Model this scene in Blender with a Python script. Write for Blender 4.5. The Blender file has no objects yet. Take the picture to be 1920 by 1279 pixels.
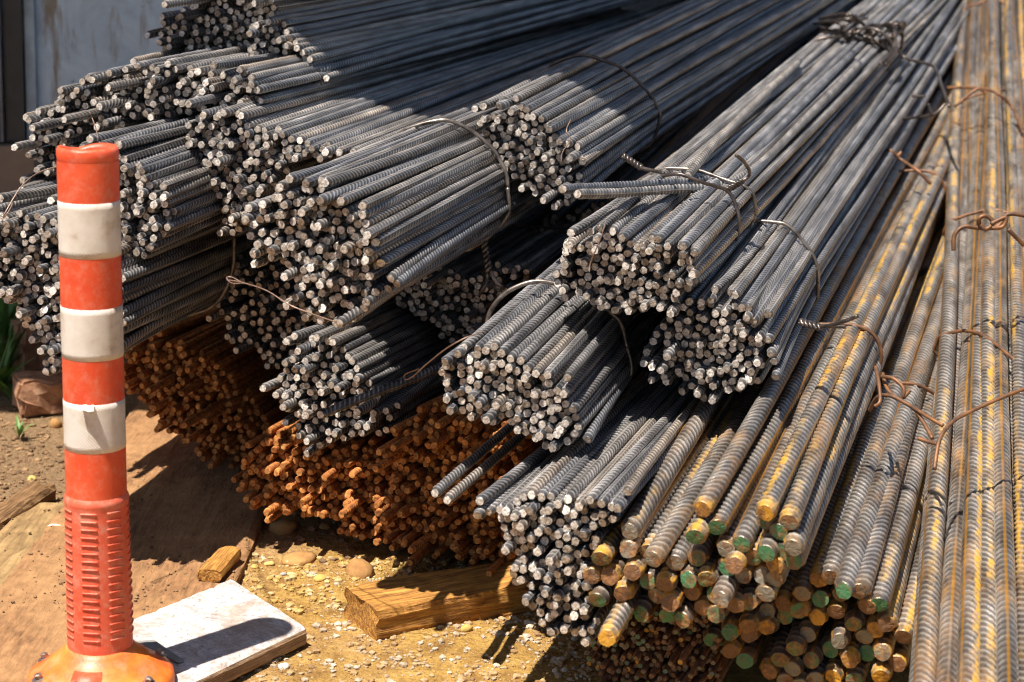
import bpy, math, random
import numpy as np
from mathutils import Vector, Matrix, Euler, noise

rnd = random.Random(7)
nrs = np.random.RandomState(11)
sc = bpy.context.scene
COL = sc.collection
R = math.radians

# ------------------------------------------------------------------ camera
CAM_H = 1.04
FPX = 3600.0                      # focal length in pixels of the 1920 px wide photograph
PITCH, ROLL = R(13.9), R(2.0)
cam_d = bpy.data.cameras.new('camera')
cam = bpy.data.objects.new('camera', cam_d)
COL.objects.link(cam)
cam.location = (0, 0, CAM_H)
cam.rotation_mode = 'QUATERNION'
CROT = Matrix.Rotation(R(90) - PITCH, 3, 'X') @ Matrix.Rotation(ROLL, 3, 'Z')
cam.rotation_quaternion = CROT.to_quaternion()
cam_d.sensor_width = 36.0
cam_d.lens = FPX / 1920 * 36
cam_d.clip_end = 300
cam_d.dof.use_dof = True
cam_d.dof.focus_distance = 2.72
cam_d.dof.aperture_fstop = 6.3
sc.camera = cam
CAMP = Vector((0, 0, CAM_H))


def ray(px, py):
    return CROT @ Vector(((px - 960) / FPX, -(py - 639.5) / FPX, -1.0))


def at(px, py, d):
    """the point seen at pixel (px, py) at optical depth d metres"""
    return CAMP + ray(px, py) * d


def on_z(px, py, z=0.0):
    r = ray(px, py)
    return CAMP + r * ((z - CAM_H) / r.z)


def project(p):
    q = CROT.transposed() @ (VXp(p) - CAMP)
    return 960 + FPX * q.x / -q.z, 639.5 - FPX * q.y / -q.z


VXp = Vector
# ------------------------------------------------------------------ light
SUN = Vector((-0.255, -0.27, 0.925)).normalized()     # direction towards the sun
world = bpy.data.worlds.new('World')
sc.world = world
world.use_nodes = True
wn = world.node_tree
sky = wn.nodes.new('ShaderNodeTexSky')
sky.sky_type = 'NISHITA'
sky.sun_disc = False
sky.sun_elevation = math.asin(SUN.z)
sky.sun_rotation = math.atan2(SUN.x, SUN.y)
wn.links.new(sky.outputs[0], wn.nodes['Background'].inputs[0])
wn.nodes['Background'].inputs[1].default_value = 0.050
sun_d = bpy.data.lights.new('sun', 'SUN')
sun_d.energy = 5.0
sun_d.angle = R(0.53)
sun_d.color = (1.0, 0.93, 0.84)
sun = bpy.data.objects.new('sun', sun_d)
COL.objects.link(sun)
sun.location = (-2, -1, 6)
sun.rotation_mode = 'QUATERNION'
sun.rotation_quaternion = SUN.to_track_quat('Z', 'Y')
sc.view_settings.view_transform = 'Standard'
sc.view_settings.look = 'None'
sc.view_settings.gamma = 1
sc.view_settings.exposure = 0.93
try:
    sc.cycles.use_denoising = True
    sc.cycles.denoiser = 'OPENIMAGEDENOISE'
    sc.cycles.max_bounces = 5
    sc.cycles.use_adaptive_sampling = True
    sc.cycles.adaptive_threshold = .03
    sc.cycles.use_light_tree = False
    sc.cycles.filter_width = 1.1
    sc.cycles.diffuse_bounces = 3
    sc.cycles.glossy_bounces = 3
except Exception:
    pass


# ------------------------------------------------------------------ helpers
def tag(o, label=None, cat=None, group=None, kind=None):
    if label: o['label'] = label
    if cat: o['category'] = cat
    if group: o['group'] = group
    if kind: o['kind'] = kind
    return o


def link(o, parent=None):
    COL.objects.link(o)
    if parent is not None:
        o.parent = parent
    return o


def empty(name, loc, label, cat, group=None):
    o = bpy.data.objects.new(name, None)
    o.empty_display_size = 0.05
    o.location = loc
    COL.objects.link(o)
    return tag(o, label, cat, group)


def mesh(name, V, F, mats, midx=None, smooth=None):
    me = bpy.data.meshes.new(name)
    V = np.asarray(V, dtype=np.float32)
    nl = np.array([len(f) for f in F], dtype=np.int32) if not isinstance(F, np.ndarray) else np.full(len(F), F.shape[1], np.int32)
    li = np.concatenate([np.asarray(f, dtype=np.int32) for f in F]) if not isinstance(F, np.ndarray) else F.astype(np.int32).ravel()
    me.vertices.add(len(V)); me.vertices.foreach_set('co', V.ravel())
    me.loops.add(len(li)); me.loops.foreach_set('vertex_index', li)
    me.polygons.add(len(nl))
    st = np.zeros(len(nl), np.int32); st[1:] = np.cumsum(nl)[:-1]
    me.polygons.foreach_set('loop_start', st)
    me.polygons.foreach_set('loop_total', nl)
    for m in mats: me.materials.append(m)
    if midx is not None: me.polygons.foreach_set('material_index', np.asarray(midx, np.int32))
    if smooth is not None:
        me.polygons.foreach_set('use_smooth', np.full(len(nl), smooth, bool) if isinstance(smooth, bool) else np.asarray(smooth, bool))
    me.update(calc_edges=True)
    me.validate()
    return me


def tube_geo(pts, r, n=8, base=0, rfun=None):
    """verts, faces of a tube through pts"""
    P = [Vector(p) for p in pts]
    V, F = [], []
    up = Vector((0, 0, 1))
    t0 = (P[1] - P[0]).normalized()
    if abs(t0.dot(up)) > 0.9: up = Vector((1, 0, 0))
    nrm = (up - t0 * up.dot(t0)).normalized()
    for i, p in enumerate(P):
        t = (P[min(i + 1, len(P) - 1)] - P[max(i - 1, 0)])
        t = t.normalized() if t.length > 1e-9 else t0
        nrm = (nrm - t * nrm.dot(t))
        nrm = nrm.normalized() if nrm.length > 1e-6 else t.orthogonal().normalized()
        b = t.cross(nrm)
        rr = r if rfun is None else r * rfun(i)
        for k in range(n):
            a = 2 * math.pi * k / n
            V.append(p + (nrm * math.cos(a) + b * math.sin(a)) * rr)
    for i in range(len(P) - 1):
        for k in range(n):
            k2 = (k + 1) % n
            F.append((base + i * n + k, base + i * n + k2, base + (i + 1) * n + k2, base + (i + 1) * n + k))
    F.append(tuple(base + k for k in range(n))[::-1])
    F.append(tuple(base + (len(P) - 1) * n + k for k in range(n)))
    return V, F


def catmull(P, sub=6, closed=False):
    P = [Vector(p) for p in P]
    out = []
    n = len(P)
    rng = range(n) if closed else range(n - 1)
    for i in rng:
        p0 = P[(i - 1) % n] if closed or i > 0 else P[0]
        p1, p2 = P[i], P[(i + 1) % n]
        p3 = P[(i + 2) % n] if closed or i + 2 < n else P[-1]
        for s in range(sub):
            t = s / sub
            out.append(0.5 * ((2 * p1) + (p2 - p0) * t + (2 * p0 - 5 * p1 + 4 * p2 - p3) * t * t + (3 * p1 - p0 - 3 * p2 + p3) * t ** 3))
    out.append(P[0] if closed else P[-1])
    return out


class Geo:
    def __init__(s): s.V, s.F, s.M = [], [], []
    def add(s, V, F, m=0):
        b = len(s.V); s.V += [tuple(v) for v in V]; s.F += [tuple(i + b for i in f) for f in F]; s.M += [m] * len(F)
    def tube(s, pts, r, n=8, m=0, rfun=None):
        V, F = tube_geo(pts, r, n, 0, rfun); s.add(V, F, m)
    def box(s, lo, hi, M=None, m=0):
        x0, y0, z0 = lo; x1, y1, z1 = hi
        V = [Vector(v) for v in ((x0, y0, z0), (x1, y0, z0), (x1, y1, z0), (x0, y1, z0), (x0, y0, z1), (x1, y0, z1), (x1, y1, z1), (x0, y1, z1))]
        if M is not None: V = [M @ v for v in V]
        s.add(V, [(0, 3, 2, 1), (4, 5, 6, 7), (0, 1, 5, 4), (1, 2, 6, 5), (2, 3, 7, 6), (3, 0, 4, 7)], m)
    def lathe(s, prof, n=48, m=0, close=True, M=None):
        b = []
        for (r, z) in prof:
            for k in range(n):
                a = 2 * math.pi * k / n
                v = Vector((r * math.cos(a), r * math.sin(a), z))
                b.append(M @ v if M is not None else v)
        F = []
        for i in range(len(prof) - 1):
            for k in range(n):
                k2 = (k + 1) % n
                F.append((i * n + k, i * n + k2, (i + 1) * n + k2, (i + 1) * n + k))
        s.add(b, F, m)
    def obj(s, name, mats, parent=None, smooth=False):
        me = mesh(name, s.V, s.F, mats if isinstance(mats, (list, tuple)) else [mats], s.M, smooth)
        return link(bpy.data.objects.new(name, me), parent)


# ------------------------------------------------------------------ materials
def nmat(name):
    m = bpy.data.materials.new(name)
    m.use_nodes = True
    nt = m.node_tree
    return m, nt, nt.nodes, nt.links, nt.nodes['Principled BSDF']


def N(nt, t, **k):
    n = nt.nodes.new(t)
    for a, v in k.items(): setattr(n, a, v)
    return n


def noise_n(nt, vec, scale, detail=4, rough=0.55, dist=0.0):
    n = N(nt, 'ShaderNodeTexNoise')
    n.inputs['Scale'].default_value = scale
    n.inputs['Detail'].default_value = detail
    n.inputs['Roughness'].default_value = rough
    n.inputs['Distortion'].default_value = dist
    if vec is not None: nt.links.new(vec, n.inputs['Vector'])
    return n.outputs['Fac']


def ramp(nt, fac, stops, interp='LINEAR'):
    n = N(nt, 'ShaderNodeValToRGB')
    n.color_ramp.interpolation = interp
    e = n.color_ramp.elements
    while len(e) < len(stops): e.new(0.5)
    for el, (p, c) in zip(e, stops):
        el.position = p
        el.color = (*c, 1) if len(c) == 3 else c
    nt.links.new(fac, n.inputs[0])
    return n.outputs[0]


def g(v): return (v, v, v)


def mix(nt, fac, a, b, mode='MIX'):
    n = N(nt, 'ShaderNodeMix', data_type='RGBA', blend_type=mode)
    for s, v in ((0, fac), (6, a), (7, b)):
        if isinstance(v, (int, float)): n.inputs[s].default_value = v
        elif isinstance(v, tuple): n.inputs[s].default_value = (*v, 1)
        else: nt.links.new(v, n.inputs[s])
    return n.outputs[2]


def math_n(nt, op, a, b=0.0, clamp=False):
    n = N(nt, 'ShaderNodeMath', operation=op)
    n.use_clamp = clamp
    for i, v in enumerate((a, b)):
        if isinstance(v, (int, float)): n.inputs[i].default_value = v
        else: nt.links.new(v, n.inputs[i])
    return n.outputs[0]


def bump(nt, h, dist, bs, strength=1.0):
    n = N(nt, 'ShaderNodeBump')
    n.inputs['Distance'].default_value = dist
    n.inputs['Strength'].default_value = strength
    nt.links.new(h, n.inputs['Height'])
    nt.links.new(n.outputs[0], bs.inputs['Normal'])


def obj_coord(nt, rand_shift=True, scale=(1, 1, 1)):
    tc = N(nt, 'ShaderNodeTexCoord')
    mp = N(nt, 'ShaderNodeMapping')
    mp.inputs['Scale'].default_value = scale
    nt.links.new(tc.outputs['Object'], mp.inputs['Vector'])
    if rand_shift:
        oi = N(nt, 'ShaderNodeObjectInfo')
        cx = N(nt, 'ShaderNodeCombineXYZ')
        m = math_n(nt, 'MULTIPLY', oi.outputs['Random'], 37.0)
        for i in range(3): nt.links.new(m, cx.inputs[i])
        nt.links.new(cx.outputs[0], mp.inputs['Location'])
        return mp.outputs[0], oi.outputs['Random']
    return mp.outputs[0], None


def rib_wear_shade(nt, c, lo, hi):  # worn rib tops, with rib highlight and valley shade also put into the colour
    a = N(nt, 'ShaderNodeAttribute'); a.attribute_name = 'rib'
    return mix(nt, 1.0, c, ramp(nt, a.outputs['Fac'], [(.15, lo), (.75, hi)]), 'MULTIPLY')


def steel_mat():
    m, nt, ns, lk, bs = nmat('mill_scale_steel')
    v, rr = obj_coord(nt, True, (1, .12, 1))
    n1 = noise_n(nt, v, 60, 4)
    c = ramp(nt, n1, [(.25, (.095, .092, .091)), (.55, (.245, .235, .228)), (.85, (.45, .425, .40))])
    tint = ramp(nt, rr, [(0, (.60, .64, .72)), (.4, (1, 1, 1.02)), (.85, (1.08, 1.04, 1.0)), (1, (1.40, 1.22, 1.05))])
    c = mix(nt, 1.0, c, tint, 'MULTIPLY')
    c = rib_wear_shade(nt, c, g(.60), g(1.9))
    lk.new(c, bs.inputs['Base Color'])
    bs.inputs['Metallic'].default_value = .62
    lk.new(ramp(nt, n1, [(.2, g(.36)), (.9, g(.56))]), bs.inputs['Roughness'])
    v2, _ = obj_coord(nt, True)
    bump(nt, noise_n(nt, v2, 900, 3), .0004, bs, .5)
    return m


def cut_mat():
    m, nt, ns, lk, bs = nmat('cut_steel_end')
    v, rr = obj_coord(nt, True)
    n1 = noise_n(nt, v, 260, 3)
    c = ramp(nt, n1, [(.3, (.22, .18, .15)), (.5, (.50, .46, .42)), (.75, (.78, .75, .71))])
    tint = ramp(nt, rr, [(0, (.45, .38, .32)), (.25, (.75, .70, .64)), (.6, (1, .96, .92)), (1, (1.2, 1.18, 1.15))])
    c = mix(nt, 1.0, c, tint, 'MULTIPLY')
    lk.new(c, bs.inputs['Base Color'])
    bs.inputs['Metallic'].default_value = .25
    bs.inputs['Roughness'].default_value = .5
    bump(nt, noise_n(nt, v, 420, 3), .0012, bs, .6)
    return m


def rust_mat(name, dark, mid, light):
    m, nt, ns, lk, bs = nmat(name)
    v, rr = obj_coord(nt, True)
    n1 = noise_n(nt, v, 110, 5, .65)
    c = ramp(nt, n1, [(.3, dark), (.52, mid), (.75, light)])
    tint = ramp(nt, rr, [(0, (.7, .66, .62)), (1, (1.2, 1.2, 1.15))])
    c = mix(nt, 1.0, c, tint, 'MULTIPLY')
    c = rib_wear_shade(nt, c, g(.85), g(1.25))
    lk.new(c, bs.inputs['Base Color'])
    bs.inputs['Roughness'].default_value = .88
    bs.inputs['Specular IOR Level'].default_value = .2
    bump(nt, noise_n(nt, v, 900, 4, .7), .0005, bs, .6)
    return m


def thick_mat():
    m, nt, ns, lk, bs = nmat('weathered_thick_bar')
    v, rr = obj_coord(nt, True, (1, .35, 1))
    n1 = noise_n(nt, v, 34, 5, .6)
    c = ramp(nt, n1, [(.28, (.15, .115, .09)), (.48, (.27, .255, .24)), (.75, (.42, .40, .38))])
    c = rib_wear_shade(nt, c, (.60, .56, .54), (1.5, 1.46, 1.38))
    # rust along the longitudinal ribs (local +-X) and in patches
    tc = N(nt, 'ShaderNodeTexCoord')
    sx = N(nt, 'ShaderNodeSeparateXYZ')
    lk.new(tc.outputs['Object'], sx.inputs[0])
    sa = N(nt, 'ShaderNodeAttribute'); sa.attribute_name = 'seam'
    sd = N(nt, 'ShaderNodeAttribute'); sd.attribute_name = 'side'
    ribm = ramp(nt, sa.outputs['Fac'], [(.02, g(0)), (.38, g(1))])
    nr = noise_n(nt, v, 12, 3)
    rib_r = math_n(nt, 'MULTIPLY', ribm, ramp(nt, nr, [(.32, g(.25)), (.5, g(1))]))
    c = mix(nt, rib_r, c, (.50, .24, .04))
    pat = ramp(nt, noise_n(nt, v, 15, 6, .8), [(.49, g(0)), (.66, g(.75))])
    rc = ramp(nt, noise_n(nt, v, 40, 4, .6), [(.35, (.17, .08, .035)), (.6, (.36, .19, .055))])
    c = mix(nt, pat, c, rc)
    # yellow marking paint: a stripe on one flank of some bars
    st = sd.outputs['Fac']
    vs, _ = obj_coord(nt, True, (.05, 1, .05))
    along = noise_n(nt, vs, 2.4, 5, .75)
    edge = noise_n(nt, v, 130, 3)
    stm = math_n(nt, 'ADD', st, math_n(nt, 'MULTIPLY', edge, .45))
    stripe = ramp(nt, math_n(nt, 'MULTIPLY', stm, .7), [(.74, g(0)), (.83, g(1))])
    sel = ramp(nt, math_n(nt, 'ADD', math_n(nt, 'MULTIPLY', rr, .34), along), [(.65, g(0)), (.76, g(1))])
    yel = math_n(nt, 'MULTIPLY', math_n(nt, 'MULTIPLY', stripe, sel), ramp(nt, noise_n(nt, v, 85, 5, .8), [(.36, g(.1)), (.52, g(.95))]))
    c = mix(nt, yel, c, (.46, .255, .028))
    # paint overspray at the ends
    endm = ramp(nt, math_n(nt, 'ADD', math_n(nt, 'MULTIPLY', sx.outputs[1], 5.0), math_n(nt, 'MULTIPLY', noise_n(nt, v, 60, 3), .55)), [(.31, g(1)), (.42, g(0))])
    selE = ramp(nt, rr, [(.40, g(.05)), (.6, g(.85))])
    em = math_n(nt, 'MULTIPLY', math_n(nt, 'MULTIPLY', endm, selE), ramp(nt, noise_n(nt, v, 70, 5, .75), [(.40, g(.1)), (.58, g(1))]))
    c = mix(nt, em, c, (.52, .27, .035))
    lk.new(c, bs.inputs['Base Color'])
    notm = math_n(nt, 'SUBTRACT', math_n(nt, 'SUBTRACT', .72, math_n(nt, 'MULTIPLY', em, .9), True), math_n(nt, 'ADD', math_n(nt, 'MULTIPLY', pat, .6), math_n(nt, 'MULTIPLY', yel, .7)), True)
    lk.new(notm, bs.inputs['Metallic'])
    lk.new(ramp(nt, n1, [(.2, g(.26)), (.8, g(.45))]), bs.inputs['Roughness'])
    v2, _ = obj_coord(nt, True)
    bump(nt, noise_n(nt, v2, 500, 4), .0008, bs, .6)
    return m


def thick_end_mat(name='painted_bar_end', green=(.035, .17, .075), blend=(.0, .42, .60), sc_=1.0):
    m, nt, ns, lk, bs = nmat(name)
    v, rr = obj_coord(nt, True)
    n1 = noise_n(nt, v, 120 * sc_, 4, .6)
    base = ramp(nt, n1, [(.3, (.07, .035, .022)), (.5, (.19, .085, .032)), (.7, (.38, .18, .06))])
    paint = ramp(nt, rr, [(0, green), (.30, green), (.31, (.20, .19, .15)), (.55, (.15, .16, .11)), (.60, (.60, .30, .03)), (.72, (.16, .08, .04)), (.92, (.05, .18, .08))], 'CONSTANT')
    wear = noise_n(nt, v, 75 * sc_, 4, .65)
    k = ramp(nt, math_n(nt, 'ADD', wear, math_n(nt, 'MULTIPLY', math_n(nt, 'FRACT', math_n(nt, 'MULTIPLY', rr, 7.31)), .22)), [(.50, g(.05)), (.68, g(.9))])
    c = mix(nt, k, base, paint)
    lk.new(c, bs.inputs['Base Color'])
    bs.inputs['Roughness'].default_value = .55
    bump(nt, noise_n(nt, v, 240 * sc_, 4), .002, bs, .6)
    return m


def wire_mat(name, c0, c1, metal, rough):
    m, nt, ns, lk, bs = nmat(name)
    v, rr = obj_coord(nt, True)
    c = ramp(nt, noise_n(nt, v, 45, 4, .6), [(.35, c0), (.68, c1)])
    lk.new(c, bs.inputs['Base Color'])
    bs.inputs['Metallic'].default_value = metal
    bs.inputs['Roughness'].default_value = rough
    return m


M_STEEL, M_CUT = steel_mat(), cut_mat()
M_RUST = rust_mat('orange_rust', (.16, .058, .024), (.42, .155, .045), (.72, .34, .10))
M_RUSTEND = rust_mat('rusty_cut_end', (.18, .065, .026), (.52, .22, .065), (.88, .50, .18))
M_THICK, M_THEND = thick_mat(), thick_end_mat()
M_TINYEND = thick_end_mat('small_bar_end', (.09, .19, .13), sc_=2.2)
M_TINY = rust_mat('small_bar_rust', (.10, .06, .045), (.25, .12, .06), (.38, .18, .08))
M_WIRE = wire_mat('dark_wire', (.05, .042, .038), (.16, .13, .115), .7, .38)
M_WIRER = wire_mat('rusty_wire', (.09, .05, .032), (.26, .115, .045), .35, .55)
M_WIREB = wire_mat('bright_wire', (.08, .065, .058), (.30, .26, .225), .7, .36)
M_WIREL = wire_mat('thin_wire', (.20, .12, .09), (.36, .26, .20), .5, .5)

# ------------------------------------------------------------------ reinforcing bar meshes (shared by all bars)
ANG = np.radians(np.array([0, 11, 32, 58, 90, 122, 148, 169, 180, 191, 212, 238, 270, 302, 328, 349], float))
NA = len(ANG)


def bar_mesh(name, D, pitch, Lrib, L, mats, seed, ribh, slant, bend=0.0, wave=0.0, path=None):
    rs = np.random.RandomState(seed)
    Rr = D / 2
    rows = []
    n = int(Lrib / pitch)
    st = np.sin(ANG)
    crescent = np.abs(st) ** .55
    longr = np.zeros(NA)
    longr[[0, 8]] = 1.0
    prof_sq = 1 + .02 * np.cos(2 * ANG)
    ys, hs = [], []
    for k in range(n):
        for o, h in ((0, 0), (.42, 0), (.58, 1), (.80, .9)):
            ys.append((k + o) * pitch + .3 * pitch); hs.append(h)
    y = Lrib + .02
    while y < L - .3:
        y += .22; ys.append(y); hs.append(.35)
    ys.append(L); hs.append(0)
    ys, hs = np.array(ys), np.array(hs, float)
    # irregular sheared end
    ng = rs.randint(5, 7); pg = 2 * math.pi / ng; ph = rs.rand() * 6
    cut = np.cos(pg / 2) / np.cos(((ANG + ph) % pg) - pg / 2) * (.99 + .06 * rs.rand(NA))
    cut = np.minimum(cut, 1.03)
    if D > .015: cut = .55 + .45 * cut - .03 * rs.rand(NA)
    th = rs.rand() * 6.28
    tilt = D * (.02 + .16 * rs.rand())
    ptx = np.cos(ANG) * math.cos(th) + np.sin(ANG) * math.sin(th)
    bite = np.clip(ptx, .3, 1) - .3
    V, HA = [], []
    def row(rad, yy, h=0.0):
        V.append(np.stack([rad * np.cos(ANG), yy, rad * np.sin(ANG)], 1)); HA.append(np.full(NA, h) * crescent + longr * .8)
    e_y = tilt * ptx + D * .02 * rs.rand(NA)
    row(Rr * .5 * np.ones(NA), e_y * .5 - D * .01 + D * .03 * (rs.rand(NA) - .5))
    row(Rr * cut * (.97 - .14 * bite), e_y)
    row(Rr * (cut * .6 + .4) * (1 - .08 * bite), e_y + D * .14)
    y_min = e_y + D * .2
    for yy, h in zip(ys, hs):
        s = slant * min(1.0, yy / (3 * D))
        yo = yy - s * np.cos(ANG) * (1 if True else 0)
        yo = np.maximum(yo, y_min + .0008 * len(V) / 10 if yy < D else yo)
        rad = Rr * prof_sq + h * ribh * crescent * (1 + .15 * rs.randn() * (h > 0)) + longr * ribh * .85
        row(rad, yo, h)
    V = np.concatenate(V)
    nr = len(V) // NA
    idx = np.arange(nr * NA).reshape(nr, NA)
    a = idx[:-1]; b = idx[1:]
    F = np.stack([a, b, np.roll(b, -1, 1), np.roll(a, -1, 1)], 2).reshape(-1, 4)
    # end fans
    cV = np.array([[0, float(e_y.mean()) * .5, 0], [0, L, 0]])
    base = len(V)
    V = np.concatenate([V, cV])
    F1 = [(int(idx[0, k]), int(idx[0, (k + 1) % NA]), base) for k in range(NA)]
    F2 = [(int(idx[-1, (k + 1) % NA]), int(idx[-1, k]), base + 1) for k in range(NA)]
    yv = V[:, 1]
    off = bend * np.clip(1 - yv / .55, 0, 1) ** 2 + wave * np.sin(yv * 1.9 + seed) * np.clip(yv / .6, 0, 1)
    V[:, 0] += off
    V[:, 2] += wave * .6 * np.sin(yv * 2.7 + seed * 2) * np.clip(yv / .6, 0, 1)
    if path is not None:
        P = catmull(path, 24)
        cum = [0.0]
        for i in range(len(P) - 1): cum.append(cum[-1] + (P[i + 1] - P[i]).length)
        cum = np.array(cum); PA = np.array(P)
        T = np.gradient(PA, axis=0); T /= np.linalg.norm(T, axis=1)[:, None]
        out = np.zeros_like(V)
        for c_ in range(3): out[:, c_] = np.interp(V[:, 1], cum, PA[:, c_])
        TT = np.stack([np.interp(V[:, 1], cum, T[:, c_]) for c_ in range(3)], 1)
        TT /= np.linalg.norm(TT, axis=1)[:, None]
        U = np.cross(TT, np.array([0, 0, 1.0])); U /= np.linalg.norm(U, axis=1)[:, None]
        W = np.cross(U, TT)
        V = out + U * V[:, :1] + W * V[:, 2:3]
    nq = len(F)
    allF = F.tolist() + F1 + F2
    mi = np.zeros(len(allF), int)
    mi[:NA] = 1
    mi[nq:nq + NA] = 1
    sm = np.ones(len(allF), bool); sm[:NA] = False; sm[nq:nq + NA] = False
    me = mesh(name, V, allF, mats, mi, sm)
    at_ = me.attributes.new('rib', 'FLOAT', 'POINT')
    at_.data.foreach_set('value', np.concatenate(HA + [np.zeros(2)]).astype(np.float32))
    nr_ = len(HA)
    for nm_, arr in (('seam', longr), ('side', st)):
        a_ = me.attributes.new(nm_, 'FLOAT', 'POINT')
        a_.data.foreach_set('value', np.concatenate([np.tile(arr, nr_), np.zeros(2)]).astype(np.float32))
    return me


THIN, RUSTY, THICK, TINY = .0120, .0106, .0234, .0072
LB = 7.5
KIND = {
    'thin': dict(D=THIN, m=[bar_mesh('bar', THIN, .0112, 2.8, LB, [M_STEEL, M_CUT], s, .0013, .0085, b, w)
                            for s, b, w in ((1, 0, .002), (2, 0, .004), (3, .003, .003), (4, .006, .003), (5, .010, .003), (6, .017, .004), (7, 0, .006), (8, .002, .003))], straight=[0, 1, 2, 6, 7], bent=[3, 4, 5]),
    'rust': dict(D=RUSTY, m=[bar_mesh('rusty_bar', RUSTY, .0088, 1.5, 4.0, [M_RUST, M_RUSTEND], s, .0009, .0055, b, .004)
                            for s, b in ((11, 0), (12, .003), (13, .012), (14, .0), (15, .002), (16, .006))], straight=[0, 1, 3, 4], bent=[2, 5]),
    'thick': dict(D=THICK, m=[bar_mesh('thick_bar', THICK, .0135, 3.2, 6.5, [M_THICK, M_THEND], s, .0020, .012, b, .004)
                              for s, b in ((21, 0), (22, .004), (23, .0), (24, .002), (25, .0))], straight=[0, 1, 2, 3, 4], bent=[1]),
    'tiny': dict(D=TINY, m=[bar_mesh('small_bar', TINY, .007, .5, 3.0, [M_TINY, M_TINYEND], s, .0004, .003, b, .002)
                            for s, b in ((31, 0), (32, .002), (33, .006))], straight=[0, 1], bent=[2]),
}


def inside(poly, p):
    x, y = p; c = False; n = len(poly)
    for i in range(n):
        x1, y1 = poly[i]; x2, y2 = poly[i - 1]
        if (y1 > y) != (y2 > y) and x < (x2 - x1) * (y - y1) / (y2 - y1) + x1: c = not c
    return c


def pack(poly, sp, seed, keep=.97):
    rs = np.random.RandomState(seed)
    P = np.array(poly); c = P.mean(0); ext = np.abs(P - c).max() * 1.5
    th = rs.rand() * math.pi
    pts = []
    k = int(ext / sp) + 2
    for i in range(-k, k):
        for j in range(-k, k):
            q = np.array([(i + (j % 2) * .5) * sp, j * sp * .866])
            q = np.array([q[0] * math.cos(th) - q[1] * math.sin(th), q[0] * math.sin(th) + q[1] * math.cos(th)]) + c
            q += rs.randn(2) * sp * .16
            if inside(poly, q) and rs.rand() < keep: pts.append(q)
    pts = np.array(pts)
    for _ in range(14):                       # push touching bars apart
        d = pts[:, None] - pts[None]
        r = np.sqrt((d ** 2).sum(2)) + np.eye(len(pts)) * 9
        w = np.clip(sp * .93 - r, 0, None) / r * .45
        pts = pts + (d * w[:, :, None]).sum(1)
    return pts


def hull(pts):
    pts = sorted(map(tuple, pts))
    def half(ps):
        h = []
        for p in ps:
            while len(h) > 1 and (h[-1][0] - h[-2][0]) * (p[1] - h[-2][1]) - (h[-1][1] - h[-2][1]) * (p[0] - h[-2][0]) <= 0: h.pop()
            h.append(p)
        return h[:-1]
    return half(pts) + half(pts[::-1])


BARCOUNT = 0


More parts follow.
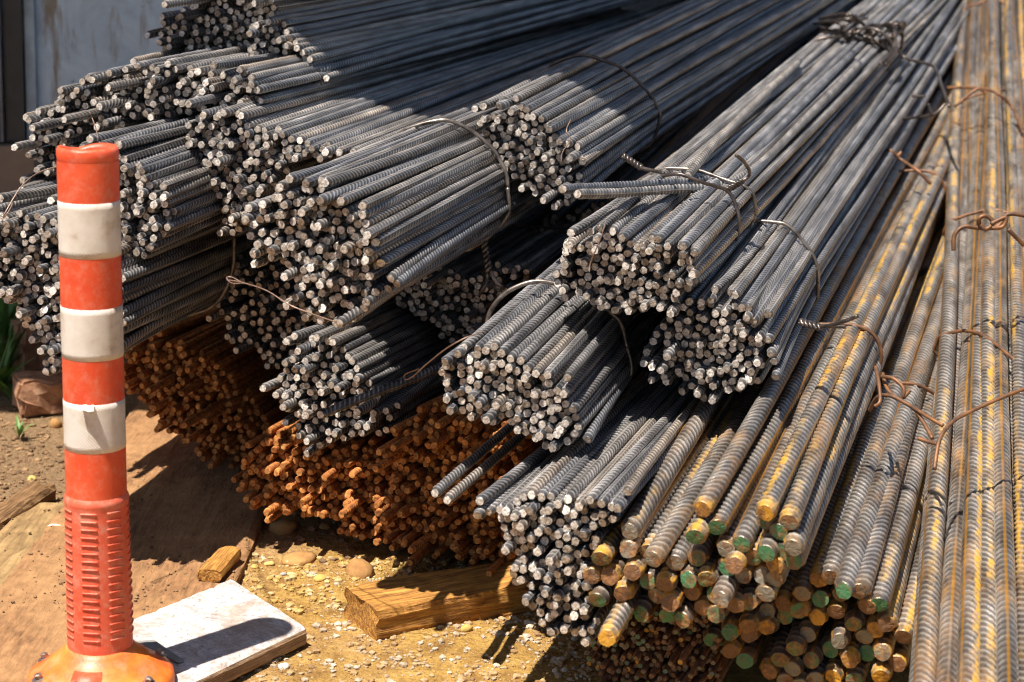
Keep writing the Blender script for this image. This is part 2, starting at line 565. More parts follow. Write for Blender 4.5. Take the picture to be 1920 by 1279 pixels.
class Bundle:
    def __init__(s, kind, d0, slope, Dv, label, poly=None, centers=None, ref=None, vp=None, squeeze=1.0, sq_len=2.2, stagger=.011,
                 seed=1, back=0.0, keep=.97, spread=1.04, roll_up=False, group='tied bundles of reinforcing bars', name='rebar_bundle', out=0.06, cat='rebar bundle'):
        global BARCOUNT
        K = KIND[kind]; D = K['D']
        s.D = D
        pts = poly or centers
        if ref is None:
            ref = (sum(p[0] for p in pts) / len(pts), sum(p[1] for p in pts) / len(pts))
        s.ref = ref
        P0 = at(ref[0], ref[1], d0)
        a = math.atan(slope)
        if vp is None: vp = (ref[0] + Dv * math.cos(a), ref[1] - Dv * math.sin(a))
        P1 = at((ref[0] + vp[0]) / 2, (ref[1] + vp[1]) / 2, 2 * d0)
        ax = (P1 - P0).normalized()
        u = ax.cross(Vector((0, 0, 1))).normalized()     # to the right
        v = u.cross(ax)
        s.P0, s.ax, s.u, s.v = P0, ax, u, v
        def to_uv(px, py):
            r = ray(px, py)
            t = (P0 - CAMP).dot(ax) / r.dot(ax)
            q = CAMP + r * t - P0
            return (q.dot(u), q.dot(v))
        if poly is not None:
            uv = pack([to_uv(*p) for p in poly], D * spread, seed, keep)
        else:
            uv = np.array([to_uv(*p) for p in centers])
        s.uv = uv
        rs = random.Random(seed * 13 + 5)
        zmin = P0.z + min(uv[:, 1]) * v.z
        s.root = empty(name, (P0.x, P0.y, max(0, zmin - D / 2)), label, cat, group)
        cen = uv.mean(0)
        s.cen = cen
        rad = max(np.sqrt(((uv - cen) ** 2).sum(1))) + 1e-6
        s.sq, s.sqL = squeeze, sq_len
        inv = Matrix.Translation(-s.root.location)
        for (cu, cv) in uv:
            st = rs.gauss(0, stagger)
            if rs.random() < out: st -= abs(rs.gauss(0, stagger * 3))
            start = P0 + u * cu + v * cv + ax * (st - back)
            tgt = P0 + ax * sq_len + u * (cen[0] + (cu - cen[0]) * squeeze) + v * (cen[1] + (cv - cen[1]) * squeeze)
            dr = (tgt - start).normalized()
            dr = (dr + Vector((rs.gauss(0, .003), rs.gauss(0, .003), rs.gauss(0, .003)))).normalized()
            off = np.array([cu, cv]) - cen
            rr = math.hypot(*off) / rad
            bent = rr > .7 and rs.random() < .35 and kind != 'thick'
            me = K['m'][rs.choice(K['bent'] if bent else K['straight'])]
            X = dr.cross(Vector((0, 0, 1))).normalized(); Z = X.cross(dr)
            if bent:
                w = (u * off[0] + v * off[1]).normalized()
                roll = math.atan2(w.dot(Z), w.dot(X)) + rs.gauss(0, .25)
            elif roll_up:
                roll = rs.choice([rs.gauss(-.35, .25), rs.gauss(.35, .4), rs.uniform(0, 6.28)])
            else:
                roll = rs.uniform(0, 6.28)
            Xr = X * math.cos(roll) + Z * math.sin(roll)
            Zr = Z * math.cos(roll) - X * math.sin(roll)
            Mx = Matrix(((Xr.x, dr.x, Zr.x, start.x), (Xr.y, dr.y, Zr.y, start.y), (Xr.z, dr.z, Zr.z, start.z), (0, 0, 0, 1)))
            o = bpy.data.objects.new(me.name.split('.')[0], me)
            COL.objects.link(o)
            o.parent = s.root
            o.matrix_local = inv @ Mx
            BARCOUNT += 1

    def pt(s, along, cu, cv):
        k = 1 + (s.sq - 1) * along / s.sqL
        return s.P0 + s.ax * along + s.u * (s.cen[0] + (cu - s.cen[0]) * k) + s.v * (s.cen[1] + (cv - s.cen[1]) * k)

    def loop(s, along, r=.0027, mat=None, tilt=0.0, slack=.0, name='tie_wire', gap=None, tail=None):
        """a wire loop round the bundle"""
        h = np.array(hull(s.uv)); c = h.mean(0)
        angs = np.linspace(0, 2 * math.pi, 40, endpoint=False)
        sup = []
        for a in angs:
            dv = np.array([math.cos(a), math.sin(a)])
            sup.append(max((h - c) @ dv))
        pts = []
        n = len(angs)
        for i, a in enumerate(angs):
            # point on the outline along this ray
            best = min((sup[j] / max(.2, math.cos(angs[j] - a)) for j in range(n) if math.cos(angs[j] - a) > .2))
            rr = best + s.D / 2 + r * 1.0 + slack * max(0, math.sin(a))
            pts.append((c[0] + rr * math.cos(a), c[1] + rr * math.sin(a), along + tilt * math.cos(a) + .004 * math.sin(3 * a + along * 9)))
        P = [s.pt(q[2], q[0], q[1]) - s.root.location for q in pts]
        G = Geo()
        cr = catmull(P, 3, True)
        G.tube(cr, r, 8)
        if tail is not None:                 # the twisted ends of the wire
            ta, tl, dirv = tail
            i = int(ta / (2 * math.pi) * n) % n
            p = P[i]
            twist(G, p, dirv.normalized(), tl, r)
        o = G.obj(name, mat or M_WIRE, s.root, True)
        return o


def twist(G, p, d, length, r, flare=.03, turns=3.2):
    X = d.orthogonal().normalized(); Y = d.cross(X)
    for ph in (0, math.pi):
        pts = []
        n = 30
        for i in range(n):
            t = i / (n - 1)
            a = ph + turns * 2 * math.pi * t
            rr = r * 1.05
            pts.append(p + d * (length * t) + (X * math.cos(a) + Y * math.sin(a)) * rr)
        e = pts[-1]
        sd = (X * math.cos(ph + .6) + Y * math.sin(ph + .6))
        for q in (.3, .65, 1.0):
            pts.append(e + d * flare * q + sd * flare * .55 * q * q)
        G.tube(pts, r, 7)


# ------------------------------------------------------------------ the bundles
def cr(ox, oy, sc_, L): return [(ox + x / sc_, oy + y / sc_) for x, y in L]


B = {}
B['A1'] = Bundle('thin', 3.25, .20, 1634, 'dark steel bars stacked highest at the left, ends against the blue-grey wall',
    poly=[(292, 40), (350, 18), (400, -12), (480, -40), (505, 15), (485, 70), (478, 105), (420, 112), (370, 112), (330, 108), (295, 85)], seed=1, stagger=.014)
B['A2'] = Bundle('thin', 3.15, .215, 1634, 'dark shaded bundle at the top of the pile, right of the highest ends',
    poly=[(478, -60), (530, -50), (515, 25), (550, 58), (580, 95), (602, 128), (614, 155), (590, 168), (548, 152), (500, 136), (472, 100)], seed=2, stagger=.014)
B['B'] = Bundle('thin', 2.98, .24, 1700, 'loosened bundle with uneven ends lying below the wall, second row from the top left',
    poly=[(68, 205), (100, 182), (165, 150), (250, 122), (300, 116), (350, 128), (420, 128), (480, 142), (505, 172), (495, 200), (440, 202), (350, 212), (250, 222), (230, 240), (160, 245), (125, 285), (110, 330), (100, 395), (75, 400), (55, 330), (58, 255)],
    seed=3, stagger=.018, keep=.95, out=.12, spread=1.14)
B['C'] = Bundle('thin', 2.72, .38, 1650, 'lit bundle whose bar ends show just right of the red post top',
    poly=[(125, 275), (225, 262), (245, 300), (285, 335), (312, 372), (318, 402), (312, 430), (298, 470), (268, 486), (232, 470), (222, 450), (130, 430), (112, 330)], seed=4, stagger=.010, out=.07)
B['D'] = Bundle('thin', 2.68, .385, 1700, 'big bundle at the far left passing behind the striped post',
    poly=[(-70, 378), (0, 392), (60, 405), (105, 412), (200, 470), (225, 515), (228, 600), (212, 655), (165, 682), (88, 694), (68, 650), (35, 590), (0, 558), (-60, 520)], seed=5, stagger=.010, out=.07)
B['E'] = Bundle('thin', 2.85, .37, 1500, 'long bundle running from mid left under the shade, its bars half lit',
    poly=[(350, 238), (362, 214), (440, 207), (480, 232), (560, 262), (640, 275), (700, 288), (714, 305), (690, 318), (640, 308), (590, 298), (545, 305), (520, 332), (500, 358), (480, 395), (440, 440), (420, 445), (405, 400), (385, 345), (350, 300), (345, 262)], seed=6, stagger=.010, out=.07)
B['F'] = Bundle('thin', 2.47, .50, 1588, 'bright sunlit bundle jutting out at centre left with ragged pale ends',
    poly=[(458, 400), (500, 368), (545, 338), (610, 342), (655, 375), (690, 410), (712, 440), (726, 520), (705, 560), (680, 588), (632, 613), (575, 588), (548, 545), (530, 505), (482, 488), (470, 440)], seed=7, stagger=.010, out=.07)
B['G'] = Bundle('thin', 3.15, .45, 1600, 'shaded bundle tucked under the bright jutting one, above the rusty bars',
    poly=[(412, 530), (400, 590), (425, 640), (480, 665), (500, 690), (550, 680), (572, 640), (602, 620), (592, 585), (545, 545), (500, 492), (440, 490)], seed=8, keep=.9, spread=1.2)
B['H'] = Bundle('thin', 2.87, .52, 1500, 'bundle in deep shade left of the lower centre bundle, resting on orange rusty bars',
    poly=[(545, 648), (600, 624), (640, 652), (668, 665), (682, 702), (715, 735), (735, 745), (728, 798), (692, 823), (638, 822), (582, 838), (545, 800), (511, 730), (525, 672)], seed=9, keep=.92, spread=1.16, out=.1)
B['I'] = Bundle('thin', 3.10, .66, 1300, 'shaded bundle in the hollow between the bright left bundle and the lower centre one',
    poly=[(735, 570), (760, 535), (800, 507), (840, 499), (872, 522), (930, 500), (975, 498), (960, 540), (915, 570), (905, 600), (885, 640), (835, 640), (800, 602), (770, 590)], seed=10, stagger=.016)
B['J'] = Bundle('thin', 2.50, 1.02, 1500, 'lower centre bundle with one thick wire hoop arched over its sunlit bars',
    poly=[(836, 667), (870, 650), (925, 645), (960, 672), (1000, 692), (1045, 702), (1068, 737), (1090, 792), (1075, 833), (1040, 848), (1000, 825), (968, 803), (905, 785), (854, 773), (834, 736), (830, 695)], seed=11, stagger=.006, out=.04)
B['K'] = Bundle('thin', 2.60, .95, 1350, 'sunlit centre bundle with two bent bars sticking out over its top',
    poly=[(1055, 456), (1102, 428), (1180, 438), (1240, 446), (1257, 458), (1300, 455), (1306, 480), (1306, 512), (1290, 530), (1285, 553), (1237, 579), (1197, 588), (1133, 583), (1082, 560), (1052, 545), (1037, 532), (1041, 508), (1049, 481)], seed=12, stagger=.006, out=.04)
B['L'] = Bundle('thin', 2.62, 1.42, 1350, 'round bundle between the centre bundle and the thick yellow-marked bars',
    poly=[(1257, 577), (1304, 552), (1340, 552), (1398, 575), (1420, 602), (1433, 632), (1450, 660), (1443, 696), (1400, 730), (1364, 738), (1304, 736), (1247, 713), (1225, 679), (1229, 635)], seed=13, stagger=.009, out=.04)
B['M'] = Bundle('thin', 2.36, 1.15, 1600, 'bright bundle spilling down to the ground at bottom centre beside the timber',
    poly=[(885, 965), (910, 948), (960, 938), (1000, 930), (1040, 932), (1100, 930), (1160, 928), (1170, 950), (1150, 975), (1128, 990), (1120, 1030), (1100, 1060), (1100, 1120), (1119, 1172), (1104, 1208), (1062, 1212), (1042, 1198), (998, 1151), (965, 1101), (955, 1057), (938, 997)],
    seed=14, stagger=.010, out=.07, spread=1.08)
B['X'] = Bundle('thin', 2.95, .58, 1500, 'round shaded bundle at upper centre with black wire hoop round its bars',
    poly=[(892, 200), (934, 186), (974, 190), (1010, 212), (1040, 240), (1062, 262), (1080, 284), (1092, 309), (1085, 340), (1068, 365), (1045, 378), (978, 354), (940, 323), (916, 286), (899, 232)], seed=15, stagger=.008, out=.04)

RG = 'rusty bundles under the pile'
B['R1'] = Bundle('rust', 3.25, .58, 1500, 'dark rusty bundle on the ground behind the post', group=RG,
    poly=[(228, 690), (240, 660), (289, 634), (345, 647), (400, 667), (430, 692), (445, 740), (480, 760), (500, 800), (520, 850), (470, 878), (440, 870), (395, 853), (340, 820), (300, 800), (255, 750)], seed=16, stagger=.018, out=.1, spread=1.03)
B['R2'] = Bundle('rust', 2.95, .70, 1450, 'orange rusty bundle on the ground with sun on its ragged ends', group=RG,
    poly=[(450, 925), (447, 880), (480, 838), (510, 808), (560, 812), (600, 842), (640, 828), (690, 832), (720, 862), (738, 900), (742, 1015), (700, 1010), (650, 1000), (615, 973), (558, 964), (501, 960)], seed=17, stagger=.012, out=.10, spread=1.03)
B['R3'] = Bundle('rust', 2.82, .75, 1450, 'brown rusty bundle under the lower centre bundle, behind the timber', group=RG,
    poly=[(720, 855), (755, 798), (835, 752), (880, 780), (960, 800), (990, 860), (955, 900), (962, 960), (962, 1055), (935, 1062), (900, 1040), (834, 1030), (745, 1018), (735, 940)], seed=18, stagger=.018, out=.1, spread=1.03)
B['S'] = Bundle('tiny', 2.46, 1.5, 1700, 'thin bars with green and rusty ends beneath the thick yellow-marked bars', group='small bar bundles', name='small_bar_bundle',
    poly=[(1095, 1232), (1112, 1190), (1150, 1158), (1230, 1150), (1330, 1150), (1352, 1200), (1342, 1285), (1250, 1312), (1150, 1292)], seed=19, stagger=.01, spread=1.08)

c9 = cr(800, 849, 2.975, [(1110, 440), (970, 590), (1120, 545), (1225, 575), (1300, 545), (1365, 620), (910, 690), (1015, 700), (1150, 650), (1220, 735), (1340, 715), (960, 810), (1100, 775), (1090, 880), (1185, 915), (1270, 820), (1360, 825), (1340, 920), (1425, 930)])
c10 = cr(1280, 849, 2.975, [(110, 330), (85, 440), (185, 430), (215, 550), (330, 505), (430, 440), (460, 335), (530, 450), (570, 395), (475, 540), (625, 505), (65, 600), (230, 640), (385, 590), (515, 625), (620, 600), (135, 700), (330, 690), (440, 700), (35, 700), (245, 750), (180, 800), (40, 790), (510, 705), (90, 885), (280, 850), (365, 840), (190, 895), (445, 785), (300, 600), (560, 560)])
B['N'] = Bundle('thick', 2.29, 1.95, 1780, 'thick bars with yellow paint stripes and orange-yellow ends, left of the green-ended ones',
    centers=c9 + c10, ref=(1345, 1060), seed=20, squeeze=.80, stagger=.008, roll_up=True, group='thick bar bundles', name='thick_bar_bundle')
c11 = cr(1280, 849, 2.975, [(650, 780), (550, 865), (645, 870), (765, 820), (870, 800), (745, 930), (850, 905), (1035, 840), (955, 945), (1130, 945), (1055, 985), (1230, 1030), (460, 905), (465, 995), (560, 935), (375, 940), (270, 985), (370, 1020), (165, 1040), (270, 1105), (365, 1150), (690, 1030), (615, 1080), (870, 1045), (530, 1140), (615, 1195), (715, 1160), (815, 1120), (930, 1150), (1115, 1105), (1185, 1170), (480, 1220), (575, 1265), (740, 1260), (840, 1250), (1110, 1225), (960, 1270), (740, 720), (820, 690), (920, 700), (1000, 740), (1100, 830), (660, 1290), (1010, 1040), (1020, 1140)])
B['O'] = Bundle('thick', 2.34, 3.1, 1760, 'thick bars with green painted ends fanning out at bottom right',
    centers=c11, ref=(1600, 1130), seed=21, squeeze=.78, stagger=.006, roll_up=True, group='thick bar bundles', name='thick_bar_bundle')
pc = [(1738, 1279), (1774, 1284), (1851, 1277), (1889, 1276), (1926, 1276), (1961, 1281), (1812, 1304), (1757, 1314), (1832, 1318), (1870, 1314), (1907, 1312), (1944, 1314), (1795, 1338), (1720, 1312), (1850, 1352), (1890, 1350), (1770, 1350), (1812, 1270)]
B['P'] = Bundle('thick', 2.14, 20.0, 2020, 'long thick bars running straight up the right edge under twisted rusty wire',
    centers=pc, ref=(1846, 1300), vp=(1862, -750), seed=22, squeeze=.95, stagger=.01, roll_up=True, back=.28, group='thick bar bundles', name='thick_bar_bundle')
pc2 = [(1998, 1270), (2034, 1274), (2070, 1272), (2016, 1305), (2052, 1308), (2106, 1280), (2088, 1310), (1980, 1306), (2035, 1340), (2075, 1342)]
B['P2'] = Bundle('thick', 2.14, -14.0, 2020, 'rust-stained thick bars at the very right edge behind the neighbouring bundle',
    centers=pc2, ref=(2040, 1300), vp=(1875, -750), seed=23, squeeze=.95, roll_up=True, back=.1, group='thick bar bundles', name='thick_bar_bundle')
# bundles lower in the heap, seen only in the gaps
B['Z1'] = Bundle('thin', 3.45, 1.0, 1400, 'dark bundle deep in the gap behind the upper centre bundle', poly=[(1010, 420), (1250, 330), (1330, 420), (1300, 520), (1040, 560)], seed=31, spread=1.1)
B['Z2'] = Bundle('thin', 3.5, 1.55, 1400, 'dark bundle deep in the gap left of the thick yellow-marked bars', poly=[(1440, 640), (1500, 570), (1590, 560), (1600, 640), (1560, 760), (1440, 760)], seed=32, spread=1.1)
B['Z3'] = Bundle('thin', 3.7, .42, 1500, 'dark bundle in the gap below the topmost row of bars', poly=[(640, 330), (760, 252), (860, 232), (900, 260), (800, 340), (700, 380)], seed=33, spread=1.1)
print('bars', BARCOUNT)
for k_, b_ in B.items(): print(k_, len(b_.uv), 'z %.3f..%.3f' % (b_.P0.z + b_.uv[:,1].min()*b_.v.z, b_.P0.z + b_.uv[:,1].max()*b_.v.z), 'ax', tuple(round(c,3) for c in b_.ax))

# ------------------------------------------------------------------ tie wires
VX = Vector
B['X'].loop(.40, .0030, M_WIRE, tilt=.03, slack=.008)
B['F'].loop(.54, .0032, M_WIREB, tilt=.02, slack=.004, tail=(5.4, .05, VX((.2, -.3, -.9))))
B['D'].loop(.42, .0036, M_WIREB, tilt=.03)
B['J'].loop(.27, .0034, M_WIREB, tilt=.02, slack=.020)
B['K'].loop(.40, .0030, M_WIREB, tilt=-.01)
B['L'].loop(.40, .0030, M_WIREB, tilt=.0, slack=.004)
B['G'].loop(.35, .0024, M_WIRE)
B['I'].loop(.35, .0026, M_WIRE, slack=.004)
B['N'].loop(.75, .0030, M_WIRER, tilt=.0, slack=.002)
B['N'].loop(1.9, .0030, M_WIRER, tilt=.0)
B['O'].loop(.72, .0028, M_WIRER, tilt=.02)
for q_ in (-.03, .0, .03): B['O'].loop(1.45 + q_, .0028, M_WIRE, tilt=q_)
B['P'].loop(1.02, .0030, M_WIRER, tilt=-.09, slack=.004)
B['P'].loop(1.75, .0032, M_WIRER)
B['P'].loop(2.75, .0032, M_WIRER, tilt=.03)
B['P'].loop(3.9, .0032, M_WIRER)
B['X'].loop(2.6, .0030, M_WIRE, tilt=.03, slack=.004)
B['K'].loop(2.0, .0036, M_WIRE, tilt=.03, slack=.004)
B['K'].loop(2.08, .0036, M_WIRE, tilt=-.04, slack=.008)

# ------------------------------------------------------------------ ground
def ground_h(x, y):
    v = VX((x, y, 0))
    h = .012 * noise.noise(v * 2.3) + .006 * noise.noise(v * 7.0) + .003 * noise.noise(v * 22) + .0016 * noise.noise(v * 60)
    return h


def axis(lo, hi, step, far, nfar):
    a = np.arange(lo, hi, step)
    g_ = np.geomspace(1, far, nfar) - 1
    return np.concatenate([(lo - step - g_)[::-1], a, hi + step + g_])


gx, gy = axis(-1.3, .55, .009, 60, 26), axis(2.0, 4.6, .011, 80, 26)
XX, YY = np.meshgrid(gx, gy)
ZZ = np.zeros_like(XX)
for i in range(XX.shape[0]):
    for j in range(XX.shape[1]):
        x, y = XX[i, j], YY[i, j]
        if -1.6 < x < 1 and 1.8 < y < 5: ZZ[i, j] = ground_h(x, y)
        else: ZZ[i, j] = .0
gv = np.stack([XX.ravel(), YY.ravel(), ZZ.ravel()], 1)
nx, ny = len(gx), len(gy)
ii = np.arange(nx * ny).reshape(ny, nx)
gf = np.stack([ii[:-1, :-1], ii[:-1, 1:], ii[1:, 1:], ii[1:, :-1]], 2).reshape(-1, 4)


def ground_mat():
    m, nt, ns, lk, bs = nmat('ochre_dust_ground')
    tc = N(nt, 'ShaderNodeTexCoord'); v = tc.outputs['Object']
    n1 = noise_n(nt, v, 2.6, 5, .6)
    n2 = noise_n(nt, v, 22, 5, .65)
    n3 = noise_n(nt, v, 160, 4, .7)
    c = ramp(nt, n2, [(.3, (.20, .105, .04)), (.5, (.36, .21, .085)), (.7, (.48, .31, .14))])
    c2 = ramp(nt, n2, [(.3, (.22, .115, .035)), (.6, (.44, .265, .07)), (.8, (.56, .38, .15))])
    sx = N(nt, 'ShaderNodeSeparateXYZ'); lk.new(v, sx.inputs[0])
    # yellow iron dust lies where the rusty bars shed it
    mx = ramp(nt, math_n(nt, 'ADD', math_n(nt, 'MULTIPLY', sx.outputs[0], .55), math_n(nt, 'MULTIPLY', n1, 1.1)), [(.26, g(0)), (.50, g(.95))])
    c = mix(nt, mx, c, c2)
    # dark humus at the far left
    mh = ramp(nt, math_n(nt, 'SUBTRACT', math_n(nt, 'MULTIPLY', sx.outputs[0], -1.0), math_n(nt, 'MULTIPLY', n1, .25)), [(.48, g(0)), (.62, g(1))])
    c = mix(nt, mh, c, mix(nt, n3, (.13, .08, .04), (.34, .22, .12)))
    spk = ramp(nt, n3, [(.25, g(.55)), (.5, g(1)), (.78, g(1.25))])
    c = mix(nt, 1.0, c, spk, 'MULTIPLY')
    lk.new(c, bs.inputs['Base Color'])
    bs.inputs['Roughness'].default_value = .95
    bs.inputs['Specular IOR Level'].default_value = .15
    h = math_n(nt, 'ADD', math_n(nt, 'MULTIPLY', n3, .5), n2)
    bump(nt, h, .014, bs, 1.0)
    return m


M_GROUND = ground_mat()
gme = mesh('ground', gv, gf, [M_GROUND], None, True)
tag(link(bpy.data.objects.new('ground', gme)), kind='structure')


# ------------------------------------------------------------------ wood and stones
def wood_mat(name, c0, c1, c2, scale=(1, 12, 12), rough=.8, white=0.0, dusty=None):
    m, nt, ns, lk, bs = nmat(name)
    v, rr = obj_coord(nt, False, scale)
    n1 = noise_n(nt, v, 9, 5, .6, .6)
    c = ramp(nt, n1, [(.3, c0), (.52, c1), (.75, c2)])
    v2, _ = obj_coord(nt, False)
    n2 = noise_n(nt, v2, 45, 5, .7)
    if white:
        k = ramp(nt, noise_n(nt, v2, 26, 6, .75, .4), [(.42, g(.97)), (.58, g(.30))])
        c = mix(nt, k, c, (.66, .64, .63))
        k2 = ramp(nt, noise_n(nt, v2, 90, 5, .8, 1.2), [(.53, g(0)), (.62, g(.8))])
        c = mix(nt, k2, c, (.20, .15, .13))
        k3 = ramp(nt, noise_n(nt, v2, 11, 6, .75, .6), [(.50, g(0)), (.62, g(.75))])
        c = mix(nt, k3, c, (.36, .27, .21))
    if dusty:
        k = ramp(nt, noise_n(nt, v2, 7, 5, .6), [(.38, g(.15)), (.62, g(.9))])
        c = mix(nt, k, c, dusty)
    c = mix(nt, 1.0, c, ramp(nt, n2, [(.3, g(.75)), (.7, g(1.15))]), 'MULTIPLY')
    lk.new(c, bs.inputs['Base Color'])
    bs.inputs['Roughness'].default_value = rough
    bs.inputs['Specular IOR Level'].default_value = .2
    bump(nt, math_n(nt, 'ADD', n1, math_n(nt, 'MULTIPLY', n2, .5)), .004, bs, .7)
    return m


M_TIMBER = wood_mat('ochre_timber', (.14, .055, .018), (.40, .19, .045), (.62, .34, .08), (2, 22, 22))
M_PLANKTOP = wood_mat('white_faced_plank', (.15, .11, .10), (.34, .27, .25), (.50, .44, .42), (3, 3, 3), .6, white=1)
M_PLANKEDGE = wood_mat('plank_edge', (.16, .09, .05), (.34, .22, .13), (.50, .36, .23), (2, 30, 60))
M_BOARD = wood_mat('dusty_board', (.09, .045, .022), (.24, .12, .055), (.36, .20, .09), (3, 16, 16), .9, dusty=(.36, .20, .09))
M_OLDWOOD = wood_mat('rotten_wood', (.07, .035, .015), (.20, .11, .05), (.36, .22, .11), (2, 30, 30), .9)


def beam(name, A, Bp, width, z0, z1, mats, label, cat, nseg=40, rough=.003, seed=0, edge=0.0, top_mat=0, side_mat=0, skew=0.0):
    """a board whose one long edge runs A->Bp (ground xy); it extends 'width' to the left of that line"""
    A, Bp = VX((A[0], A[1], 0)), VX((Bp[0], Bp[1], 0))
    d = (Bp - A); L = d.length; d.normalize(); n = VX((-d.y, d.x, 0))
    nw = max(3, int(width / .012)); nz = 4
    ctr = (A + Bp) / 2 + n * width / 2
    V, F, MI = [], [], []
    # cross-section loop
    loop = []
    for j in range(nw + 1): loop.append((j / nw, 1.0))
    for j in range(1, nz + 1): loop.append((1.0, 1 - j / nz))
    for j in range(1, nw + 1): loop.append((1 - j / nw, 0.0))
    for j in range(1, nz): loop.append((0.0, j / nz))
    nl = len(loop)
    for i in range(nseg + 1):
        t = i / nseg
        for (a, b) in loop:
            p = A + d * (L * t + skew * a) + n * (width * a); p.z = z0 + (z1 - z0) * b
            q = VX((t * L * 3, a * 30 * width, b * 3 + seed * 7.7))
            off = rough * noise.noise(q * 2.0) + rough * .7 * noise.noise(VX((q.x * 2, q.y * 5, q.z * 5)))
            p.z += off * (1 if b > .5 else .3)
            p += n * (off * .8)
            # worn edges
            ea = min(a, 1 - a) * width; eb = min(b, 1 - b) * (z1 - z0)
            if ea < .001 and eb < .001:
                p += (n * (.5 - a) * 2 + VX((0, 0, (.5 - b) * 2))) * (.0018 + abs(noise.noise(VX((t * 25, a * 9, seed)))) * edge)
            if i in (0, nseg):
                p += d * (rough * 1.6 * noise.noise(VX((a * 9, b * 9, seed + i)))) * (1 if rough > .002 else .3)
            V.append(p - ctr)
    for i in range(nseg):
        for k in range(nl):
            k2 = (k + 1) % nl
            F.append((i * nl + k, i * nl + k2, (i + 1) * nl + k2, (i + 1) * nl + k))
            MI.append(top_mat if k < nw else side_mat)
    F.append(tuple(range(nl))[::-1]); MI.append(side_mat)
    F.append(tuple(nseg * nl + k for k in range(nl))); MI.append(side_mat)
    # object with X along the board
    rot = Matrix(((d.x, n.x, 0, ctr.x), (d.y, n.y, 0, ctr.y), (0, 0, 1, 0), (0, 0, 0, 1)))
    ri = rot.to_3x3().inverted()
    V = [tuple(ri @ v) for v in V]
    me = mesh(name, V, [tuple(reversed(f)) for f in F], mats, MI, False)
    o = bpy.data.objects.new(name, me)
    COL.objects.link(o)
    o.matrix_world = rot
    return tag(o, label, cat)


# white plank
q0, q1 = on_z(575, 1178, .030), on_z(430, 1084, .030)
dirL = on_z(243, 1162, .030) - q1; dirL.z = 0; dirL.normalize()
sv = q1 - q0; sv.z = 0
pn = VX((dirL.y, -dirL.x, 0))                   # left of the line far end -> q0
beam('white_plank', q0 + dirL * .36, q0, abs(sv.dot(pn)), .003, .030, [M_PLANKTOP, M_PLANKEDGE], 'weathered white plank lying on the dust beside the post base, in the post shadow', 'plank', rough=.0012, seed=1, edge=.003, side_mat=1, skew=sv.dot(-dirL))

# ochre timber
tz = .048
t0, t1 = on_z(708, 1145, tz), on_z(1000, 1090, tz)
tdir = (t1 - t0); tdir.z = 0; tdir.normalize()
beam('timber_beam', t0, t0 + tdir * .42, .10, .0, tz, [M_TIMBER], 'short ochre timber block with split end on the ground below the rusty bars', 'timber', nseg=60, rough=.006, seed=2, edge=.006)

# dusty board under post and shade
b0, b1 = on_z(440, 1095, .02), on_z(505, 940, .02)
bd = (b1 - b0); bd.z = 0; bd.normalize()
beam('dusty_board', b0 - bd * .75, b0 + bd * 1.1, .33, .0, .02, [M_BOARD], 'wide dust-covered brown board lying under the post and the shade', 'board', nseg=120, rough=.0018, seed=3, edge=.006)

# small offcut on the board, its end in the sun
o0, o1 = on_z(414, 1070, .040), on_z(452, 1026, .040)
od = (o1 - o0); od.z = 0; od.normalize()
beam('timber_offcut', o0, o1, .034, .0212, .040, [M_TIMBER], 'small ochre wood offcut on the dusty board beside the white plank corner', 'timber', nseg=24, rough=.003, seed=8, edge=.004)

# rotten plank pieces at the left
r0, r1 = on_z(-30, 1000, .03), on_z(105, 905, .03)
rd = (r1 - r0); rd.z = 0; rd.normalize()
beam('rotten_plank', r0 - rd * .2, r1, .05, -.005, .028, [M_OLDWOOD], 'splintered rotten plank in the dirt left of the post', 'plank', nseg=40, rough=.006, seed=4, edge=.008)
r0, r1 = on_z(-20, 1140, .02), on_z(108, 980, .02)
rd = (r1 - r0); rd.z = 0; rd.normalize()
beam('mossy_board', r0 - rd * .1, r1 + rd * .1, .085, -.005, .018, [wood_mat('mossy_wood', (.16, .10, .045), (.30, .19, .085), (.42, .28, .13), (1.5, 10, 10))], 'yellowish worn board partly buried at the left edge', 'board', nseg=40, rough=.003, seed=5, edge=.006)


def stone_geo(seed, sub=2):
    import bmesh
    bm = bmesh.new()
    bmesh.ops.create_icosphere(bm, subdivisions=sub, radius=1)
    for v in bm.verts:
        p = v.co.copy()
        v.co = p * (1 + .35 * noise.noise(p * .9 + VX((seed * 3.1, 0, 0))) + .12 * noise.noise(p * 2.6 + VX((0, seed * 1.7, 0))))
    V = np.array([v.co[:] for v in bm.verts]); F = [tuple(v.index for v in f.verts) for f in bm.faces]
    bm.free()
    return V, F


def stone_mat(name, stops, sc_=30):
    m, nt, ns, lk, bs = nmat(name)
    v, rr = obj_coord(nt, True)
    n = noise_n(nt, v, sc_, 5, .65)
    c = ramp(nt, n, stops)
    lk.new(c, bs.inputs['Base Color'])
    bs.inputs['Roughness'].default_value = .85
    bump(nt, noise_n(nt, v, sc_ * 4, 4, .6), .003, bs, .5)
    return m


M_ST_O = stone_mat('orange_stone', [(.3, (.26, .12, .035)), (.7, (.46, .25, .08))])
M_ST_Y = stone_mat('yellow_stone', [(.3, (.42, .27, .06)), (.7, (.62, .45, .15))])
M_ST_G = stone_mat('grey_stone', [(.3, (.25, .23, .21)), (.7, (.48, .45, .42))])
M_ST_P = stone_mat('pale_stone', [(.3, (.50, .44, .33)), (.7, (.70, .65, .55))])
M_BRICK = stone_mat('broken_brick', [(.3, (.16, .07, .035)), (.5, (.34, .17, .09)), (.7, (.44, .28, .17))], 40)


